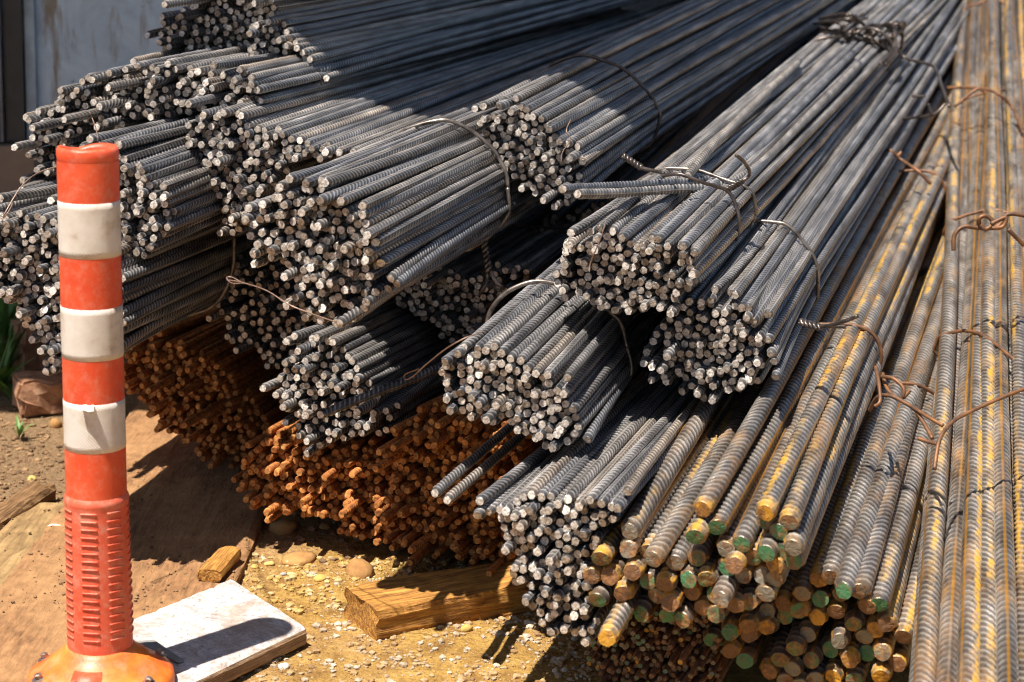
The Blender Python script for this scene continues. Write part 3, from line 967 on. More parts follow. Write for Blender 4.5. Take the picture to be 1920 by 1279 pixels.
def stone(px, py, w, h, mat, label, seed, zf=.7, name='stone', cat='stone', lift=.35):
    """w, h: pixels across; placed on the ground"""
    p = on_z(px, py, 0)
    d = (p - CAMP).dot(CROT @ VX((0, 0, -1)))
    rx = w / 2 * d / FPX
    rz = h / 2 * d / FPX * zf
    V, F = stone_geo(seed)
    V = V * np.array([rx, rx * .8, rz])
    me = mesh(name, V, F, [mat], None, True)
    o = link(bpy.data.objects.new(name, me))
    o.location = (p.x, p.y, ground_h(p.x, p.y) + rz * lift)
    o.rotation_euler = (0, 0, seed * 1.3)
    return tag(o, label, cat)


stone(533, 1000, 56, 44, M_ST_O, 'largest rounded orange stone in the shade below the rusty ends', 3)
stone(609, 993, 26, 18, M_ST_O, 'small orange stone right of the largest orange stone', 4)
stone(560, 1050, 80, 36, M_ST_O, 'flat brown stone at the shade edge below the largest orange stone', 8, zf=.4)
stone(676, 1080, 64, 52, M_ST_O, 'brown stone against the left end of the timber', 6, zf=.8)
stone(104, 1006, 36, 40, M_ST_P, 'rounded beige stone at the left foot of the post', 7)
stone(50, 1155, 18, 12, M_ST_G, 'grey pebble on dusty ground left of the post base', 9)
stone(530, 1078, 14, 11, M_ST_G, 'blue-grey pebble on the yellow dust above the white plank', 10)
stone(60, 896, 22, 18, M_ST_Y, 'yellow pebble beside the rotten plank', 11)
stone(106, 800, 26, 32, M_ST_O, 'orange stone in the dirt just left of the post', 12)
stone(532, 1255, 26, 18, M_ST_P, 'cream pebble on the gravel below the white plank edge', 13)
stone(1275, 1195, 2, 2, M_ST_P, 'tiny pebble under the small bars', 14) if False else None
stone(874, 1192, 26, 24, M_ST_Y, 'yellow dust-covered stone on the gravel right of the timber', 15)
stone(36, 990, 16, 20, M_ST_P, 'pale pebble under the rotten plank end', 16)
stone(660, 1125, 18, 12, M_ST_Y, 'yellow pebble at the foot of the timber end', 17)
stone(600, 1090, 30, 16, M_ST_Y, 'flat yellow stone in the lit rubble', 18)
stone(478, 1068, 16, 12, M_ST_Y, 'round yellow pebble at the top corner of the white plank', 19)
stone(505, 1160 - 100, 22, 12, M_ST_Y, 'oval yellow pebble in the lit rubble edge', 20)


def chunk(px, py, wpx, hpx, depth, label, seed, mat, z=0.0):
    """a broken block with flat faces"""
    import bmesh
    p = on_z(px, py, z)
    d = (p - CAMP).dot(CROT @ VX((0, 0, -1)))
    bm = bmesh.new()
    bmesh.ops.create_cube(bm, size=1)
    bmesh.ops.bevel(bm, geom=bm.edges[:], offset=.06, segments=2, affect='EDGES')
    bmesh.ops.subdivide_edges(bm, edges=bm.edges[:], cuts=2, use_grid_fill=True)
    sx, sz = wpx * d / FPX, hpx * d / FPX
    for v in bm.verts:
        q = v.co.copy()
        v.co += VX((noise.noise(q * 2.2 + VX((seed, 0, 0))), noise.noise(q * 2.2 + VX((0, seed, 0))), noise.noise(q * 2.2 + VX((0, 0, seed))))) * .16
        v.co = VX((v.co.x * sx, v.co.y * depth, (v.co.z + .5) * sz))
    V = [tuple(v.co) for v in bm.verts]; F = [tuple(v.index for v in f.verts) for f in bm.faces]
    bm.free()
    me = mesh('broken_brick', V, F, [mat], None, False)
    o = link(bpy.data.objects.new('broken_brick', me))
    o.location = (p.x, p.y, z)
    o.rotation_euler = (0, 0, .35 + seed * .1)
    return tag(o, label, 'brick')


chunk(78, 768, 92, 66, .09, 'broken brown brick on the dirt below the left bundle', 1, M_BRICK)
chunk(70, 690, 80, 90, .08, 'reddish brick standing behind the lower broken brick', 3, M_BRICK)

# scattered pebbles and crumbs that nobody could count
def pebbles(name, n, region, size, mat, seed, sub=1, accept=None, z=None):
    rs = np.random.RandomState(seed)
    protos = [stone_geo(s, sub) for s in range(40, 46)]
    Vs, Fs, base = [], [], 0
    k = 0
    while k < n:
        px, py = rs.uniform(region[0], region[2]), rs.uniform(region[1], region[3])
        if accept and not accept(px, py, rs): continue
        k += 1
        p = on_z(px, py, z or 0)
        s = size[0] * (size[1] / size[0]) ** (rs.rand() ** 2.2)
        V, F = protos[rs.randint(6)]
        a = rs.rand() * 6.28
        Rm = np.array([[math.cos(a), -math.sin(a), 0], [math.sin(a), math.cos(a), 0], [0, 0, 1]])
        W = (V * s * np.array([1, .6 + .4 * rs.rand(), .45 + .35 * rs.rand()])) @ Rm.T + np.array([p.x, p.y, (ground_h(p.x, p.y) if z is None else z) + s * .15])
        Vs.append(W); Fs.append(np.array(F) + base); base += len(V)
    me = mesh(name, np.concatenate(Vs), np.concatenate(Fs), [mat], None, False)
    return tag(link(bpy.data.objects.new(name, me)), kind='stuff')


def peb_mat(name, stops):
    m, nt, ns, lk, bs = nmat(name)
    tc = N(nt, 'ShaderNodeTexCoord')
    c = ramp(nt, noise_n(nt, tc.outputs['Object'], 38, 2, .5), stops)
    c = mix(nt, 1.0, c, ramp(nt, noise_n(nt, tc.outputs['Object'], 400, 3), [(.3, g(.75)), (.7, g(1.2))]), 'MULTIPLY')
    lk.new(c, bs.inputs['Base Color'])
    bs.inputs['Roughness'].default_value = .9
    return m


M_PEB = peb_mat('gravel_mix', [(.34, (.24, .14, .06)), (.46, (.42, .27, .12)), (.54, (.33, .26, .19)), (.66, (.58, .48, .36))])
M_PEBY = peb_mat('yellow_crumbs', [(.36, (.24, .13, .04)), (.48, (.46, .30, .08)), (.56, (.40, .29, .15)), (.66, (.60, .46, .20))])
M_PEBD = peb_mat('soil_clods', [(.32, (.09, .05, .025)), (.5, (.20, .115, .055)), (.70, (.34, .21, .10))])


def acc_front(px, py, rs):      # right of the white plank, below the timber
    return py > 1050 + 0 * px and px > 430 and not (px < 580 and py < 1180 + (575 - px) * .55 and py > 1085 + (430 - px) * .4 and px < 575) and rs.rand() < .35 + .65 * (noise.noise(VX((px * .012, py * .02, 3))) > -.05)


tag(pebbles('gravel', 2600, (300, 1050, 1130, 1290), (.0012, .0075), M_PEB, 5, 1, acc_front), 'ochre gravel scattered over the dust in front of the pile', 'gravel')
tag(pebbles('rubble_crumbs', 1300, (440, 1045, 880, 1150), (.001, .0085), M_PEBY, 6, 1), 'yellow rubble crumbs in the sun between plank and timber', 'rubble')
tag(pebbles('soil_clods', 1500, (-30, 760, 330, 1290), (.001, .008), M_PEBD, 7, 1, lambda x, y, rs: (x < 115 and y < 960) or rs.rand() < .10), 'brown soil clods and grit at the left of the post', 'soil')
tag(pebbles('shade_rubble', 500, (440, 960, 1000, 1060), (.0015, .009), M_PEBD, 8, 1), 'dark rubble in the shade under the rusty ends', 'rubble')

tag(pebbles('board_grit', 900, (0, 850, 470, 1150), (.0006, .0035), M_PEBD, 9, 1, lambda x, y, rs: noise.noise(VX((x * .02, y * .03, 9))) > -.1 or rs.rand() < .2, z=.0205), 'fine brown grit strewn over the dusty board', 'grit')
tag(pebbles('plank_grit', 160, (250, 1090, 560, 1250), (.0005, .002), M_PEB, 10, 1, lambda x, y, rs: abs((y - 1083) - (x - 430) * -.4) < 60 and x < 540 or y > 1150 and x < 480, z=.0308), 'crumbs of dust lying on the white plank', 'grit') if False else None

# ------------------------------------------------------------------ delineator post
def plastic(name, c0, c1, rough, dust=.0, sss=0.0, sc_=18):
    m, nt, ns, lk, bs = nmat(name)
    v, _ = obj_coord(nt, False)
    n = noise_n(nt, v, sc_, 6, .7)
    c = ramp(nt, n, [(.35, c0), (.7, c1)])
    if dust:
        k = ramp(nt, noise_n(nt, v, sc_ * 3.3, 6, .8), [(.48, g(0)), (.66, g(dust))])
        c = mix(nt, k, c, (.60, .36, .26))
        k4 = ramp(nt, noise_n(nt, v, sc_ * 14, 5, .7, 1.5), [(.60, g(0)), (.68, g(dust * 1.3))])
        c = mix(nt, k4, c, (.34, .16, .09))
    lk.new(c, bs.inputs['Base Color'])
    lk.new(ramp(nt, n, [(.3, g(rough)), (.8, g(min(1, rough + .25)))]), bs.inputs['Roughness'])
    if sss:
        bs.inputs['Subsurface Weight'].default_value = sss
        bs.inputs['Subsurface Radius'].default_value = (.02, .005, .002)
        bs.inputs['Subsurface Scale'].default_value = .3
    bump(nt, noise_n(nt, v, 220, 4), .0006, bs, .4)
    return m


M_RED = plastic('orange_red_plastic', (.66, .060, .020), (.76, .11, .035), .33, .30)
M_REDW = plastic('worn_red_plastic', (.66, .075, .03), (.74, .15, .08), .4, .5)
M_BASEY = plastic('sun_bleached_orange_base', (.72, .10, .02), (.82, .28, .035), .38, .35, sc_=9)


def band_mat():
    m, nt, ns, lk, bs = nmat('reflective_band')
    v, _ = obj_coord(nt, False)
    n = noise_n(nt, v, 14, 5, .65)
    c = ramp(nt, n, [(.32, (.40, .29, .19)), (.42, (.62, .54, .46)), (.58, (.72, .66, .59)), (.72, (.52, .42, .31))])
    sx = N(nt, 'ShaderNodeSeparateXYZ'); lk.new(v, sx.inputs[0])
    w = math_n(nt, 'SINE', math_n(nt, 'MULTIPLY', sx.outputs[2], 1500))
    at2 = math_n(nt, 'ARCTAN2', sx.outputs[1], sx.outputs[0])
    w2 = math_n(nt, 'SINE', math_n(nt, 'MULTIPLY', at2, 60))
    h = math_n(nt, 'MULTIPLY', w, w2)
    c = mix(nt, 1.0, c, ramp(nt, math_n(nt, 'ADD', math_n(nt, 'MULTIPLY', h, .5), .5), [(0, g(.93)), (1, g(1.04))]), 'MULTIPLY')
    lk.new(c, bs.inputs['Base Color'])
    bs.inputs['Roughness'].default_value = .4
    bump(nt, h, .0004, bs, .5)
    return m


M_BAND = band_mat()
BASE_Z = .030                                  # top of the white plank under the base
PZ0 = BASE_Z + .054
r_ = ray(178, 1228)
pb = CAMP + r_ * ((PZ0 - CAM_H) / r_.z)         # axis where tube meets the base
pb.y += .033
# the top rim: same distance, slightly leaning
r_ = ray(165, 277)
ptop = CAMP + r_ * ((pb.y + .004) / r_.y)
H = (ptop - pb).length
paxis = (ptop - pb).normalized()
lean = VX((0, 0, 1)).rotation_difference(paxis)
print('post', pb, H, paxis, 'SUN from shadow', (ptop - on_z(497, 1166, .03)).normalized())
post = empty('delineator_post', (pb.x, pb.y, 0), 'orange-red plastic post with three white reflective bands, bolted down at the left', 'traffic post')
post.rotation_mode = 'QUATERNION'
post.rotation_quaternion = lean
RP = .0366
z0 = PZ0


def pz(py):    # local height on the front of the post for a picture row
    lo, hi = -.2, 1.2
    for _ in range(40):
        m_ = (lo + hi) / 2
        p_ = pb + paxis * (m_ * H) - VX((0, RP, 0))
        if project(p_)[1] > py: lo = m_
        else: hi = m_
    return z0 + H * lo


G = Geo()
zs = pz(945)
prof = [(RP * 1.0, zs - .01)]
zt = z0 + H - .014
nz = 24
for i in range(nz + 1): prof.append((RP * (1 - .02 * i / nz), zs + (zt - zs) * i / nz))
G.lathe(prof, 64)
G.obj('tube', M_RED, post, True)
# rolled, slightly crushed rim
G = Geo()
n = 64; rim = []
for (r, dz) in ((.985, 0), (1.01, .006), (1.0, .012), (.94, .016), (.84, .015), (.80, .008), (.79, -.03)):
    for k in range(n):
        a = 2 * math.pi * k / n
        cr_ = 1.0
        if r < .9: cr_ = 1 - .45 * max(0, math.sin(a)) ** 2 * .6 - .10 * math.cos(a * 2)
        dent = -.006 * math.exp(-((a - 2.2) ** 2) / .3) if dz > .01 else 0
        rim.append((RP * .98 * r * math.cos(a), RP * .98 * r * math.sin(a) * cr_, zt + dz + dent))
F = []
for i in range(6):
    for k in range(n):
        k2 = (k + 1) % n
        F.append((i * n + k, i * n + k2, (i + 1) * n + k2, (i + 1) * n + k))
G.add(rim, F)
G.obj('rim', M_RED, post, True)
G = Geo()
G.lathe([(RP * .76, zt - .03), (.0001, zt - .032)], 32)
G.obj('inner_floor', M_RED, post, True)
for (ya, yb) in ((384, 488), (583, 680), (761, 853)):
    G = Geo()
    za, zb = pz(yb), pz(ya)
    for zz_, rr in (): pass
    rt = lambda z_: RP * (1 - .02 * (z_ - zs) / (zt - zs)) + .0003
    prof = [(rt(za) - .0008, za)] + [(rt(za + (zb - za) * i / 8), za + (zb - za) * (.002 + i / 8 * .996)) for i in range(9)] + [(rt(zb) - .0008, zb)]
    G.lathe(prof, 64)
    G.obj('reflective_band', M_BAND, post, True)
# torn flap on the lowest band
G = Geo()
zf = pz(764)
a0 = -1.75
V = []
for i in range(4):
    for j in range(3):
        a = a0 + i * .13; r = RP * (1.02 + .0 * j) + (j * .004 * (1 + .3 * i % 2))
        V.append((r * math.cos(a), r * math.sin(a), zf + .002 - j * .002 + (.0015 if i % 2 else 0)))
G.add(V, [(i * 3 + j, (i + 1) * 3 + j, (i + 1) * 3 + j + 1, i * 3 + j + 1) for i in range(3) for j in range(2)])
G.obj('torn_flap', M_BAND, post, False)
# lower sleeve with ribs
G = Geo()
RS = RP * 1.045
zl, zh = z0 - .005, pz(948)
prof = [(RP * .985, zh + .006), (RS * 1.0, zh + .002), (RS * 1.03, zh - .001), (RS * 1.02, zh - .005), (RS, zh - .008)]
for i in range(1, 16): prof.append((RS * (1 + .05 * (i / 15)), zh - .008 + (zl - zh + .008) * i / 15))
prof.reverse()
G.lathe(prof, 64)
G.obj('sleeve', M_REDW, post, True)
for ac in (-2.50, -1.62, -.78, .1, .95, 1.8, 2.7):
    G = Geo()
    hw = .26
    for i in range(17):
        zz_ = pz(966 + i * 14.8)
        rr0 = RS * (1 + .05 * (zh - zz_) / (zh - zl)) + .0003
        pts = [(rr0 * math.cos(a), rr0 * math.sin(a), zz_ + .0006 * math.cos((a - ac) * 5)) for a in np.linspace(ac - hw, ac + hw, 10)]
        G.tube(pts, .0013, 6)
    G.obj('grip_rib', M_REDW, post, True)
# base
G = Geo()
RB = .0905
zb0 = max(.004, z0 - .048)
prof = [(.03, z0 + .002), (RP * 1.12, z0 + .001), (RP * 1.2, z0 - .004), (RP * 1.5, z0 - .013), (RP * 1.62, z0 - .0155), (RP * 1.64, z0 - .0165), (RP * 1.95, z0 - .026), (RP * 1.98, z0 - .0268), (RB * .93, z0 - .034), (RB * .985, z0 - .038), (RB, z0 - .044), (RB, z0 - .056)]
prof.reverse()
G.lathe(prof, 72)
base_o = G.obj('base', M_BASEY, post, True)
# red inset pad on the base
G = Geo()
V = []
for i in range(9):
    for j in range(9):
        a = -1.63 + (i / 8 - .5) * .62 * (1 - .25 * j / 8)
        r = RP * 1.55 + (RB * 1.0 - RP * 1.55) * (j / 8)
        zz_ = np.interp(r, [RP * 1.2, RP * 1.5, RP * 1.62, RP * 1.95, RB * .93, RB * .985, RB], [z0 - .004, z0 - .013, z0 - .0155, z0 - .026, z0 - .034, z0 - .038, z0 - .042])
        e = min(i, 8 - i, j) / 8
        V.append((r * math.cos(a), r * math.sin(a), zz_ + .0008 + .006 * min(1, e * 3)))
G.add(V, [(i * 9 + j, (i + 1) * 9 + j, (i + 1) * 9 + j + 1, i * 9 + j + 1) for i in range(8) for j in range(8)])
G.obj('raised_pad', M_RED, post, True)
M_BOLT = wire_mat('bolt_steel', (.20, .14, .11), (.45, .40, .36), .8, .4)
for a in (2.85, -2.60, -.55, .6, 1.7):
    G = Geo()
    r = RB * .86
    Mx = Matrix.Translation((r * math.cos(a), r * math.sin(a), z0 - .0315)) @ Matrix.Rotation(.30, 4, VX((-math.sin(a), math.cos(a), 0)))
    G.lathe([(.0001, .0), (.0095, .0), (.0095, .0016), (.0060, .0022), (.0050, .0024)], 20, M=Mx)
    G.lathe([(.0050, .0024), (.0050, .0070), (.0030, .0082), (.0001, .0086)], 6, M=Mx)
    G.obj('bolt', M_BOLT, post, False)

# thin grey shard on the plank
G = Geo()
s0, s1, s2, s3 = on_z(247, 1203, .05), on_z(288, 1199, .045), on_z(345, 1238, .034), on_z(336, 1241, .034)
s2.z = max(s2.z, .034); s3.z = max(s3.z, .034)
tri = [s0, s1, s2, s3]
G.add([p for p in tri] + [p - VX((0, 0, .002)) for p in tri], [(0, 3, 2, 1), (4, 5, 6, 7), (0, 1, 5, 4), (1, 2, 6, 5), (2, 3, 7, 6), (3, 0, 4, 7)])
tag(G.obj('sheet_shard', stone_mat('grey_sheet', [(.3, (.18, .18, .17)), (.7, (.27, .27, .25))])), 'thin grey triangular shard leaning between the post base and the white plank', 'shard')

# ------------------------------------------------------------------ building on the left with canopy that shades the rear of the pile
def plaster_mat():
    m, nt, ns, lk, bs = nmat('stained_blue_grey_panel')
    v, _ = obj_coord(nt, False)
    n = noise_n(nt, v, 7, 7, .72, .8)
    c = ramp(nt, n, [(.3, (.40, .52, .62)), (.52, (.62, .76, .86)), (.8, (.76, .87, .92))])
    vs, _ = obj_coord(nt, False, (6, 6, .8))
    st = ramp(nt, noise_n(nt, vs, 3.2, 5, .65, .3), [(.56, g(0)), (.66, g(.85))])
    c = mix(nt, st, c, (.24, .17, .09))
    spk = ramp(nt, noise_n(nt, v, 30, 6, .75), [(.62, g(0)), (.68, g(.85))])
    c = mix(nt, spk, c, (.10, .085, .08))
    lk.new(c, bs.inputs['Base Color'])
    bs.inputs['Roughness'].default_value = .6
    bump(nt, math_n(nt, 'ADD', n, noise_n(nt, v, 60, 4)), .004, bs, .5)
    return m


def plain(name, c, rough=.6, metal=0, var=.25, sc_=20):
    m, nt, ns, lk, bs = nmat(name)
    v, _ = obj_coord(nt, False)
    lo = tuple(x * (1 - var) for x in c); hi = tuple(min(1, x * (1 + var)) for x in c)
    lk.new(ramp(nt, noise_n(nt, v, sc_, 5, .6), [(.3, lo), (.7, hi)]), bs.inputs['Base Color'])
    bs.inputs['Roughness'].default_value = rough
    bs.inputs['Metallic'].default_value = metal
    bump(nt, noise_n(nt, v, sc_ * 6, 4), .002, bs, .4)
    return m


DW = 4.3
w0 = at(70, 250, DW); w1 = at(356, 250, DW)
wy = w0.y
hut = empty('site_cabin', (w0.x - .4, wy, 0), 'blue-grey stained cabin wall with dark door frame behind the pile at top left', 'cabin')
def hutbox(name, lo, hi, mat):
    G = Geo(); L_ = hut.location
    G.box(tuple(VX(lo) - L_), tuple(VX(hi) - L_))
    return G.obj(name, mat, hut)
zb = at(40, 262, DW).z
zp = zb - .02
M_PANEL = plaster_mat()
M_DARKF = plain('dark_frame', (.035, .040, .048), .35, .3)
hutbox('wall_panel', (w0.x, wy, zp - .30), (w1.x, wy + .06, 2.35), M_PANEL)
xa = at(62, 100, DW).x
hutbox('door_post', (at(24, 100, DW).x + .0, wy - .035, zb), (xa - .004, wy + .06, 2.35), M_DARKF)
hutbox('edge_trim', (xa - .002, wy - .02, zb - .004), (w0.x + .004, wy + .02, 2.35), plain('pale_blue_trim', (.42, .52, .58), .6))
hutbox('frame_rib', (at(17, 100, DW).x, wy - .05, zb), (at(24, 100, DW).x - .002, wy + .05, 2.35), plain('grey_rib', (.16, .165, .18), .4))
hutbox('frame_groove', (at(6, 100, DW).x, wy - .02, zb), (at(17, 100, DW).x - .002, wy + .05, 2.35), M_DARKF)
hutbox('door', (w0.x - .95, wy - .055, zb), (at(6, 100, DW).x - .002, wy + .03, 2.35), plain('cream_door', (.55, .50, .42), .6))
hutbox('plinth', (w0.x - 1.0, wy - .075, -.1), (w0.x + .01, wy + .06, zb - .006), plain('brown_concrete_plinth', (.34, .24, .17), .85, sc_=8))
hutbox('corner_post', (w1.x + .002, wy - .02, zp - .3), (at(374, 20, DW).x, wy + .1, 2.35), plain('maroon_corner', (.05, .03, .035), .5))
G = Geo()
sw0 = VX((at(374, 20, DW).x + .03, wy + .11, 0)) - hut.location
G.box((0, 0, 0), (.08, 7.5, 2.35), Matrix.Translation(sw0) @ Matrix.Rotation(-.17, 4, 'Z'))
G.obj('side_wall', plain('tan_wall', (.45, .33, .22), .8), hut)

# canopy: its shadow edge on the bars runs through these picture points
HC = 2.25
def up(px, py, d):
    p = at(px, py, d); return p + SUN * ((HC - p.z) / SUN.z)
e1, e2 = up(600, 182, 3.05), up(1136, 262, 3.15)
e3, e4 = up(1374, 247, 3.36), up(1500, 127, 4.03)
def isect(p, q, r, s_):
    d1, d2 = q - p, s_ - r
    t = ((r.x - p.x) * d2.y - (r.y - p.y) * d2.x) / (d1.x * d2.y - d1.y * d2.x)
    return p + d1 * t
e2 = isect(e1, e2, e3, e4); e3 = e4
e2.x -= .05; e3.x -= .05
print('canopy', e1, e2, e3)
cano = empty('canopy', (w0.x - .3, wy + .1, 0), 'corrugated metal canopy on steel legs above the rear of the pile', 'canopy')
edge_dir = (e1 - e2); edge_dir.z = 0
far_l = e2 + VX((-1, .12, 0)).normalized() * 3.6
side = (e3 - e2); side.z = 0
side.normalize()
cn = [e2, far_l, far_l + side * 7.0, e2 + side * 7.0]
G = Geo()
V = []
nc = 150
for j, s_ in enumerate((0.0, 1.0)):
    for i in range(nc + 1):
        t = i / nc
        p = (cn[0].lerp(cn[1], t)) if s_ == 0 else (cn[3].lerp(cn[2], t))
        V.append((p.x, p.y, HC + .012 * math.sin(t * nc * math.pi / 2.5)))
V2 = [(x, y, z + .0015) for x, y, z in V]
F = [(i, i + 1, nc + 2 + i, nc + 1 + i) for i in range(nc)]
LL = cano.location
G.add([tuple(VX(v) - LL) for v in V], F); G.add([tuple(VX(v) - LL) for v in V2], [tuple(reversed(f)) for f in F])
G.obj('roof_sheet', plain('galvanised_sheet', (.30, .31, .32), .5, .6), cano)
M_LEG = plain('painted_steel_leg', (.10, .11, .13), .5, .3)
for (p, q) in ((cn[0], cn[3]), (cn[1], cn[2])):
    for t in (.02, .98):
        c_ = p.lerp(q, t)
        c_ = c_.lerp((cn[0] + cn[1] + cn[2] + cn[3]) / 4, .02)
        G = Geo()
        if p is cn[0] and t < .5: continue
        G.box(tuple(VX((c_.x - .04, c_.y - .04, 0)) - LL), tuple(VX((c_.x + .04, c_.y + .04, HC - .02)) - LL))
        G.obj('leg', M_LEG, cano)
for t in (.015, .5, .985):
    a_, b_ = cn[0].lerp(cn[3], t), cn[1].lerp(cn[2], t)
    G = Geo(); G.tube([VX((a_.x, a_.y, HC - .045)) - LL, VX((b_.x, b_.y, HC - .045)) - LL], .03, 8)
    G.obj('purlin', M_LEG, cano)

# ------------------------------------------------------------------ loose bars and wires
def path_bar(path, D=THIN, L=None, label='', kind='thin', seed=50, name='loose_bar'):
    P = catmull(path, 24)
    ln = sum((P[i + 1] - P[i]).length for i in range(len(P) - 1))
    L = ln - .001
    c = P[0].copy()
    path = [VX(p) - c for p in path]
    mats = [M_STEEL, M_CUT] if kind == 'thin' else [M_RUST, M_RUST]
    me = bar_mesh(name, D, .0112, L - .05, L, mats, seed, .0013, .0085, path=path)
    o = link(bpy.data.objects.new(name, me)); o.location = c
    return tag(o, label, 'steel bar', 'loose bars')


path_bar([at(1055, 355, 2.52), at(1130, 351, 2.66), at(1230, 345, 2.82), at(1330, 336, 2.98), at(1400, 300, 3.12), at(1480, 222, 3.45), at(1600, 98, 4.2)], label='bent bar sticking out left over the centre bundle, the upper of the two', seed=51)
path_bar([at(1082, 364, 2.50), at(1160, 362, 2.64), at(1260, 355, 2.80), at(1350, 348, 2.93), at(1420, 312, 3.08), at(1500, 234, 3.40), at(1612, 118, 4.15)], label='bent bar sticking out left over the centre bundle, the lower of the two', seed=52)
path_bar([at(636, 607, 2.42), at(760, 527, 2.62), at(900, 438, 2.90), at(1010, 368, 3.2)], label='single bar slung low under the bright jutting bundle', seed=53)
path_bar([at(600, 778, 2.62), at(700, 738, 2.72), at(800, 700, 2.84), at(880, 660, 3.0), at(960, 600, 3.25)], label='single bar crossing the shaded bundle, its tip in the sun', seed=54)
def straight_bar(p, q, k, label):
    d = (q - p).normalized()
    X = d.cross(VX((0, 0, 1))).normalized(); Z = X.cross(d)
    o = link(bpy.data.objects.new('loose_bar', KIND['thin']['m'][k]))
    o.matrix_world = Matrix(((X.x, d.x, Z.x, p.x), (X.y, d.y, Z.y, p.y), (X.z, d.z, Z.z, p.z), (0, 0, 0, 1)))
    return tag(o, label, 'steel bar', 'loose bars')


straight_bar(at(815, 925, 2.44), at(1040, 725, 3.05), 0, 'left of two parallel bars poking out over the brown rusty bundle')
straight_bar(at(838, 938, 2.43), at(1060, 740, 3.03), 1, 'right of two parallel bars poking out over the brown rusty bundle')
path_bar([at(1290, 330, 2.9), at(1340, 270, 3.1), at(1420, 190, 3.5), at(1500, 115, 4.0)], label='dark bar lying in the shade along the left flank of the centre bundle', seed=57)
path_bar([at(172, 150, 2.95), at(300, 118, 3.15), at(420, 90, 3.4), at(520, 66, 3.65)], label='single ribbed bar lying on top of the loosened bundle below the wall', seed=58)
path_bar([at(250, 116, 3.1), at(330, 98, 3.3), at(420, 78, 3.55)], label='short bar just above the ribbed one against the wall', seed=59)


def wire(pts, r, label, mat=None, group='tie wires', name='binding_wire', extra=None):
    P = catmull(pts, 8)
    c = P[0].copy()
    G = Geo(); G.tube([p - c for p in P], r, 7)
    if extra:
        for e in extra:
            G.tube([p - c for p in catmull(e, 8)], r, 7)
    o = G.obj(name, mat or M_WIRE, None, True)
    o.location = c
    return tag(o, label, 'wire', group)


def helix(A, Bv, r, turns):
    A, Bv = VX(A), VX(Bv); d = (Bv - A); L = d.length; d.normalize()
    X = d.orthogonal().normalized(); Y = d.cross(X)
    out = []
    for ph in (0, math.pi):
        out.append([A + d * L * t + (X * math.cos(ph + t * turns * 6.28) + Y * math.sin(ph + t * turns * 6.28)) * r for t in np.linspace(0, 1, int(turns * 5))])
    return out


h = helix(at(1168, 292, 2.86), at(1205, 316, 2.84), .0028, 3)
wire([at(1168, 292, 2.86), at(1168, 291, 2.86)], .0027, 'x') if False else None
wire([at(1200, 315, 2.84), at(1225, 320, 2.82), at(1245, 325, 2.80)], .0028, 'dark wire twist hanging from the upper centre bundle hoop', extra=h)
h = helix(at(1362, 357, 2.80), at(1392, 340, 2.82), .0028, 3)
wire([at(1242, 330, 2.80), at(1275, 327, 2.78), at(1320, 343, 2.78), at(1362, 357, 2.80), at(1380, 385, 2.80), at(1386, 420, 2.80), at(1380, 450, 2.82)], .0028, 'shiny wire bridging the two centre bundles and down the right flank', extra=h)
wire([at(1390, 341, 2.82), at(1404, 330, 2.82), at(1404, 318, 2.80), at(1392, 300, 2.77), at(1380, 291, 2.76)], .0028, 'hooked wire end standing up over the sunlit centre bundle')
wire([at(425, 525, 2.50), at(455, 530, 2.48), at(500, 545, 2.44), at(550, 575, 2.40), at(632, 605, 2.40)], .0009, 'thin copper-coloured wire strung below the bright jutting bundle', M_WIREL,
     extra=[[at(455, 531, 2.48), at(435, 531, 2.49), at(425, 521, 2.50), at(435, 520, 2.50), at(452, 529, 2.48)]])
wire([at(905, 622, 2.38), at(870, 635, 2.36), at(835, 655, 2.38), at(800, 683, 2.46), at(775, 705, 2.55), at(760, 712, 2.6), at(760, 702, 2.6), at(785, 692, 2.52)], .0009, 'thin wire curling off the lower centre bundle towards the shade', M_WIREL)
wire([at(108, 312, 2.55), at(70, 325, 2.53), at(40, 350, 2.50), at(12, 395, 2.48), at(6, 408, 2.48), at(14, 400, 2.47), at(25, 380, 2.49)], .0009, 'thin wire arching across the far left bundle ends', M_WIREL)
wire([at(168, 210, 2.85), at(178, 235, 2.8), at(184, 258, 2.35)], .0009, 'short thin wire hanging above the post top', M_WIREL)
wire([at(1070, 225, 2.80), at(1062, 245, 2.78), at(1070, 262, 2.78), at(1055, 285, 2.78), at(1052, 305, 2.78)], .0008, 'kinked thin wire among the upper centre bundle ends', M_WIREL)
wire([at(1136, 415, 2.40), at(1125, 450, 2.40), at(1108, 490, 2.42), at(1105, 510, 2.42)], .0008, 'thin wire over the ends of the sunlit centre bundle', M_WIREL)
wire([at(1285, 605, 2.7), at(1290, 625, 2.7), at(1298, 645, 2.7)], .0009, 'short copper wire end poking from the round bundle', M_WIREL)
h = helix(at(1500, 603, 2.62), at(1540, 614, 2.58), .0030, 2.5)
wire([at(1538, 613, 2.58), at(1570, 607, 2.55), at(1608, 593, 2.52)], .0028, 'dark twisted wire end over the yellow-striped thick bars', extra=h + [[at(1538, 612, 2.58), at(1560, 612, 2.57), at(1585, 613, 2.56)]])
wire([at(1655, 290, 3.9), at(1668, 282, 3.85), at(1690, 300, 3.85), at(1720, 320, 3.8), at(1745, 345, 3.8)], .0036, 'knotted rusty wire lump beside the thick bars, blurred', M_WIRER,
     extra=[[at(1655, 280, 3.9), at(1662, 300, 3.88), at(1660, 310, 3.88)], [at(1670, 280, 3.9), at(1682, 292, 3.88), at(1690, 285, 3.88)]])
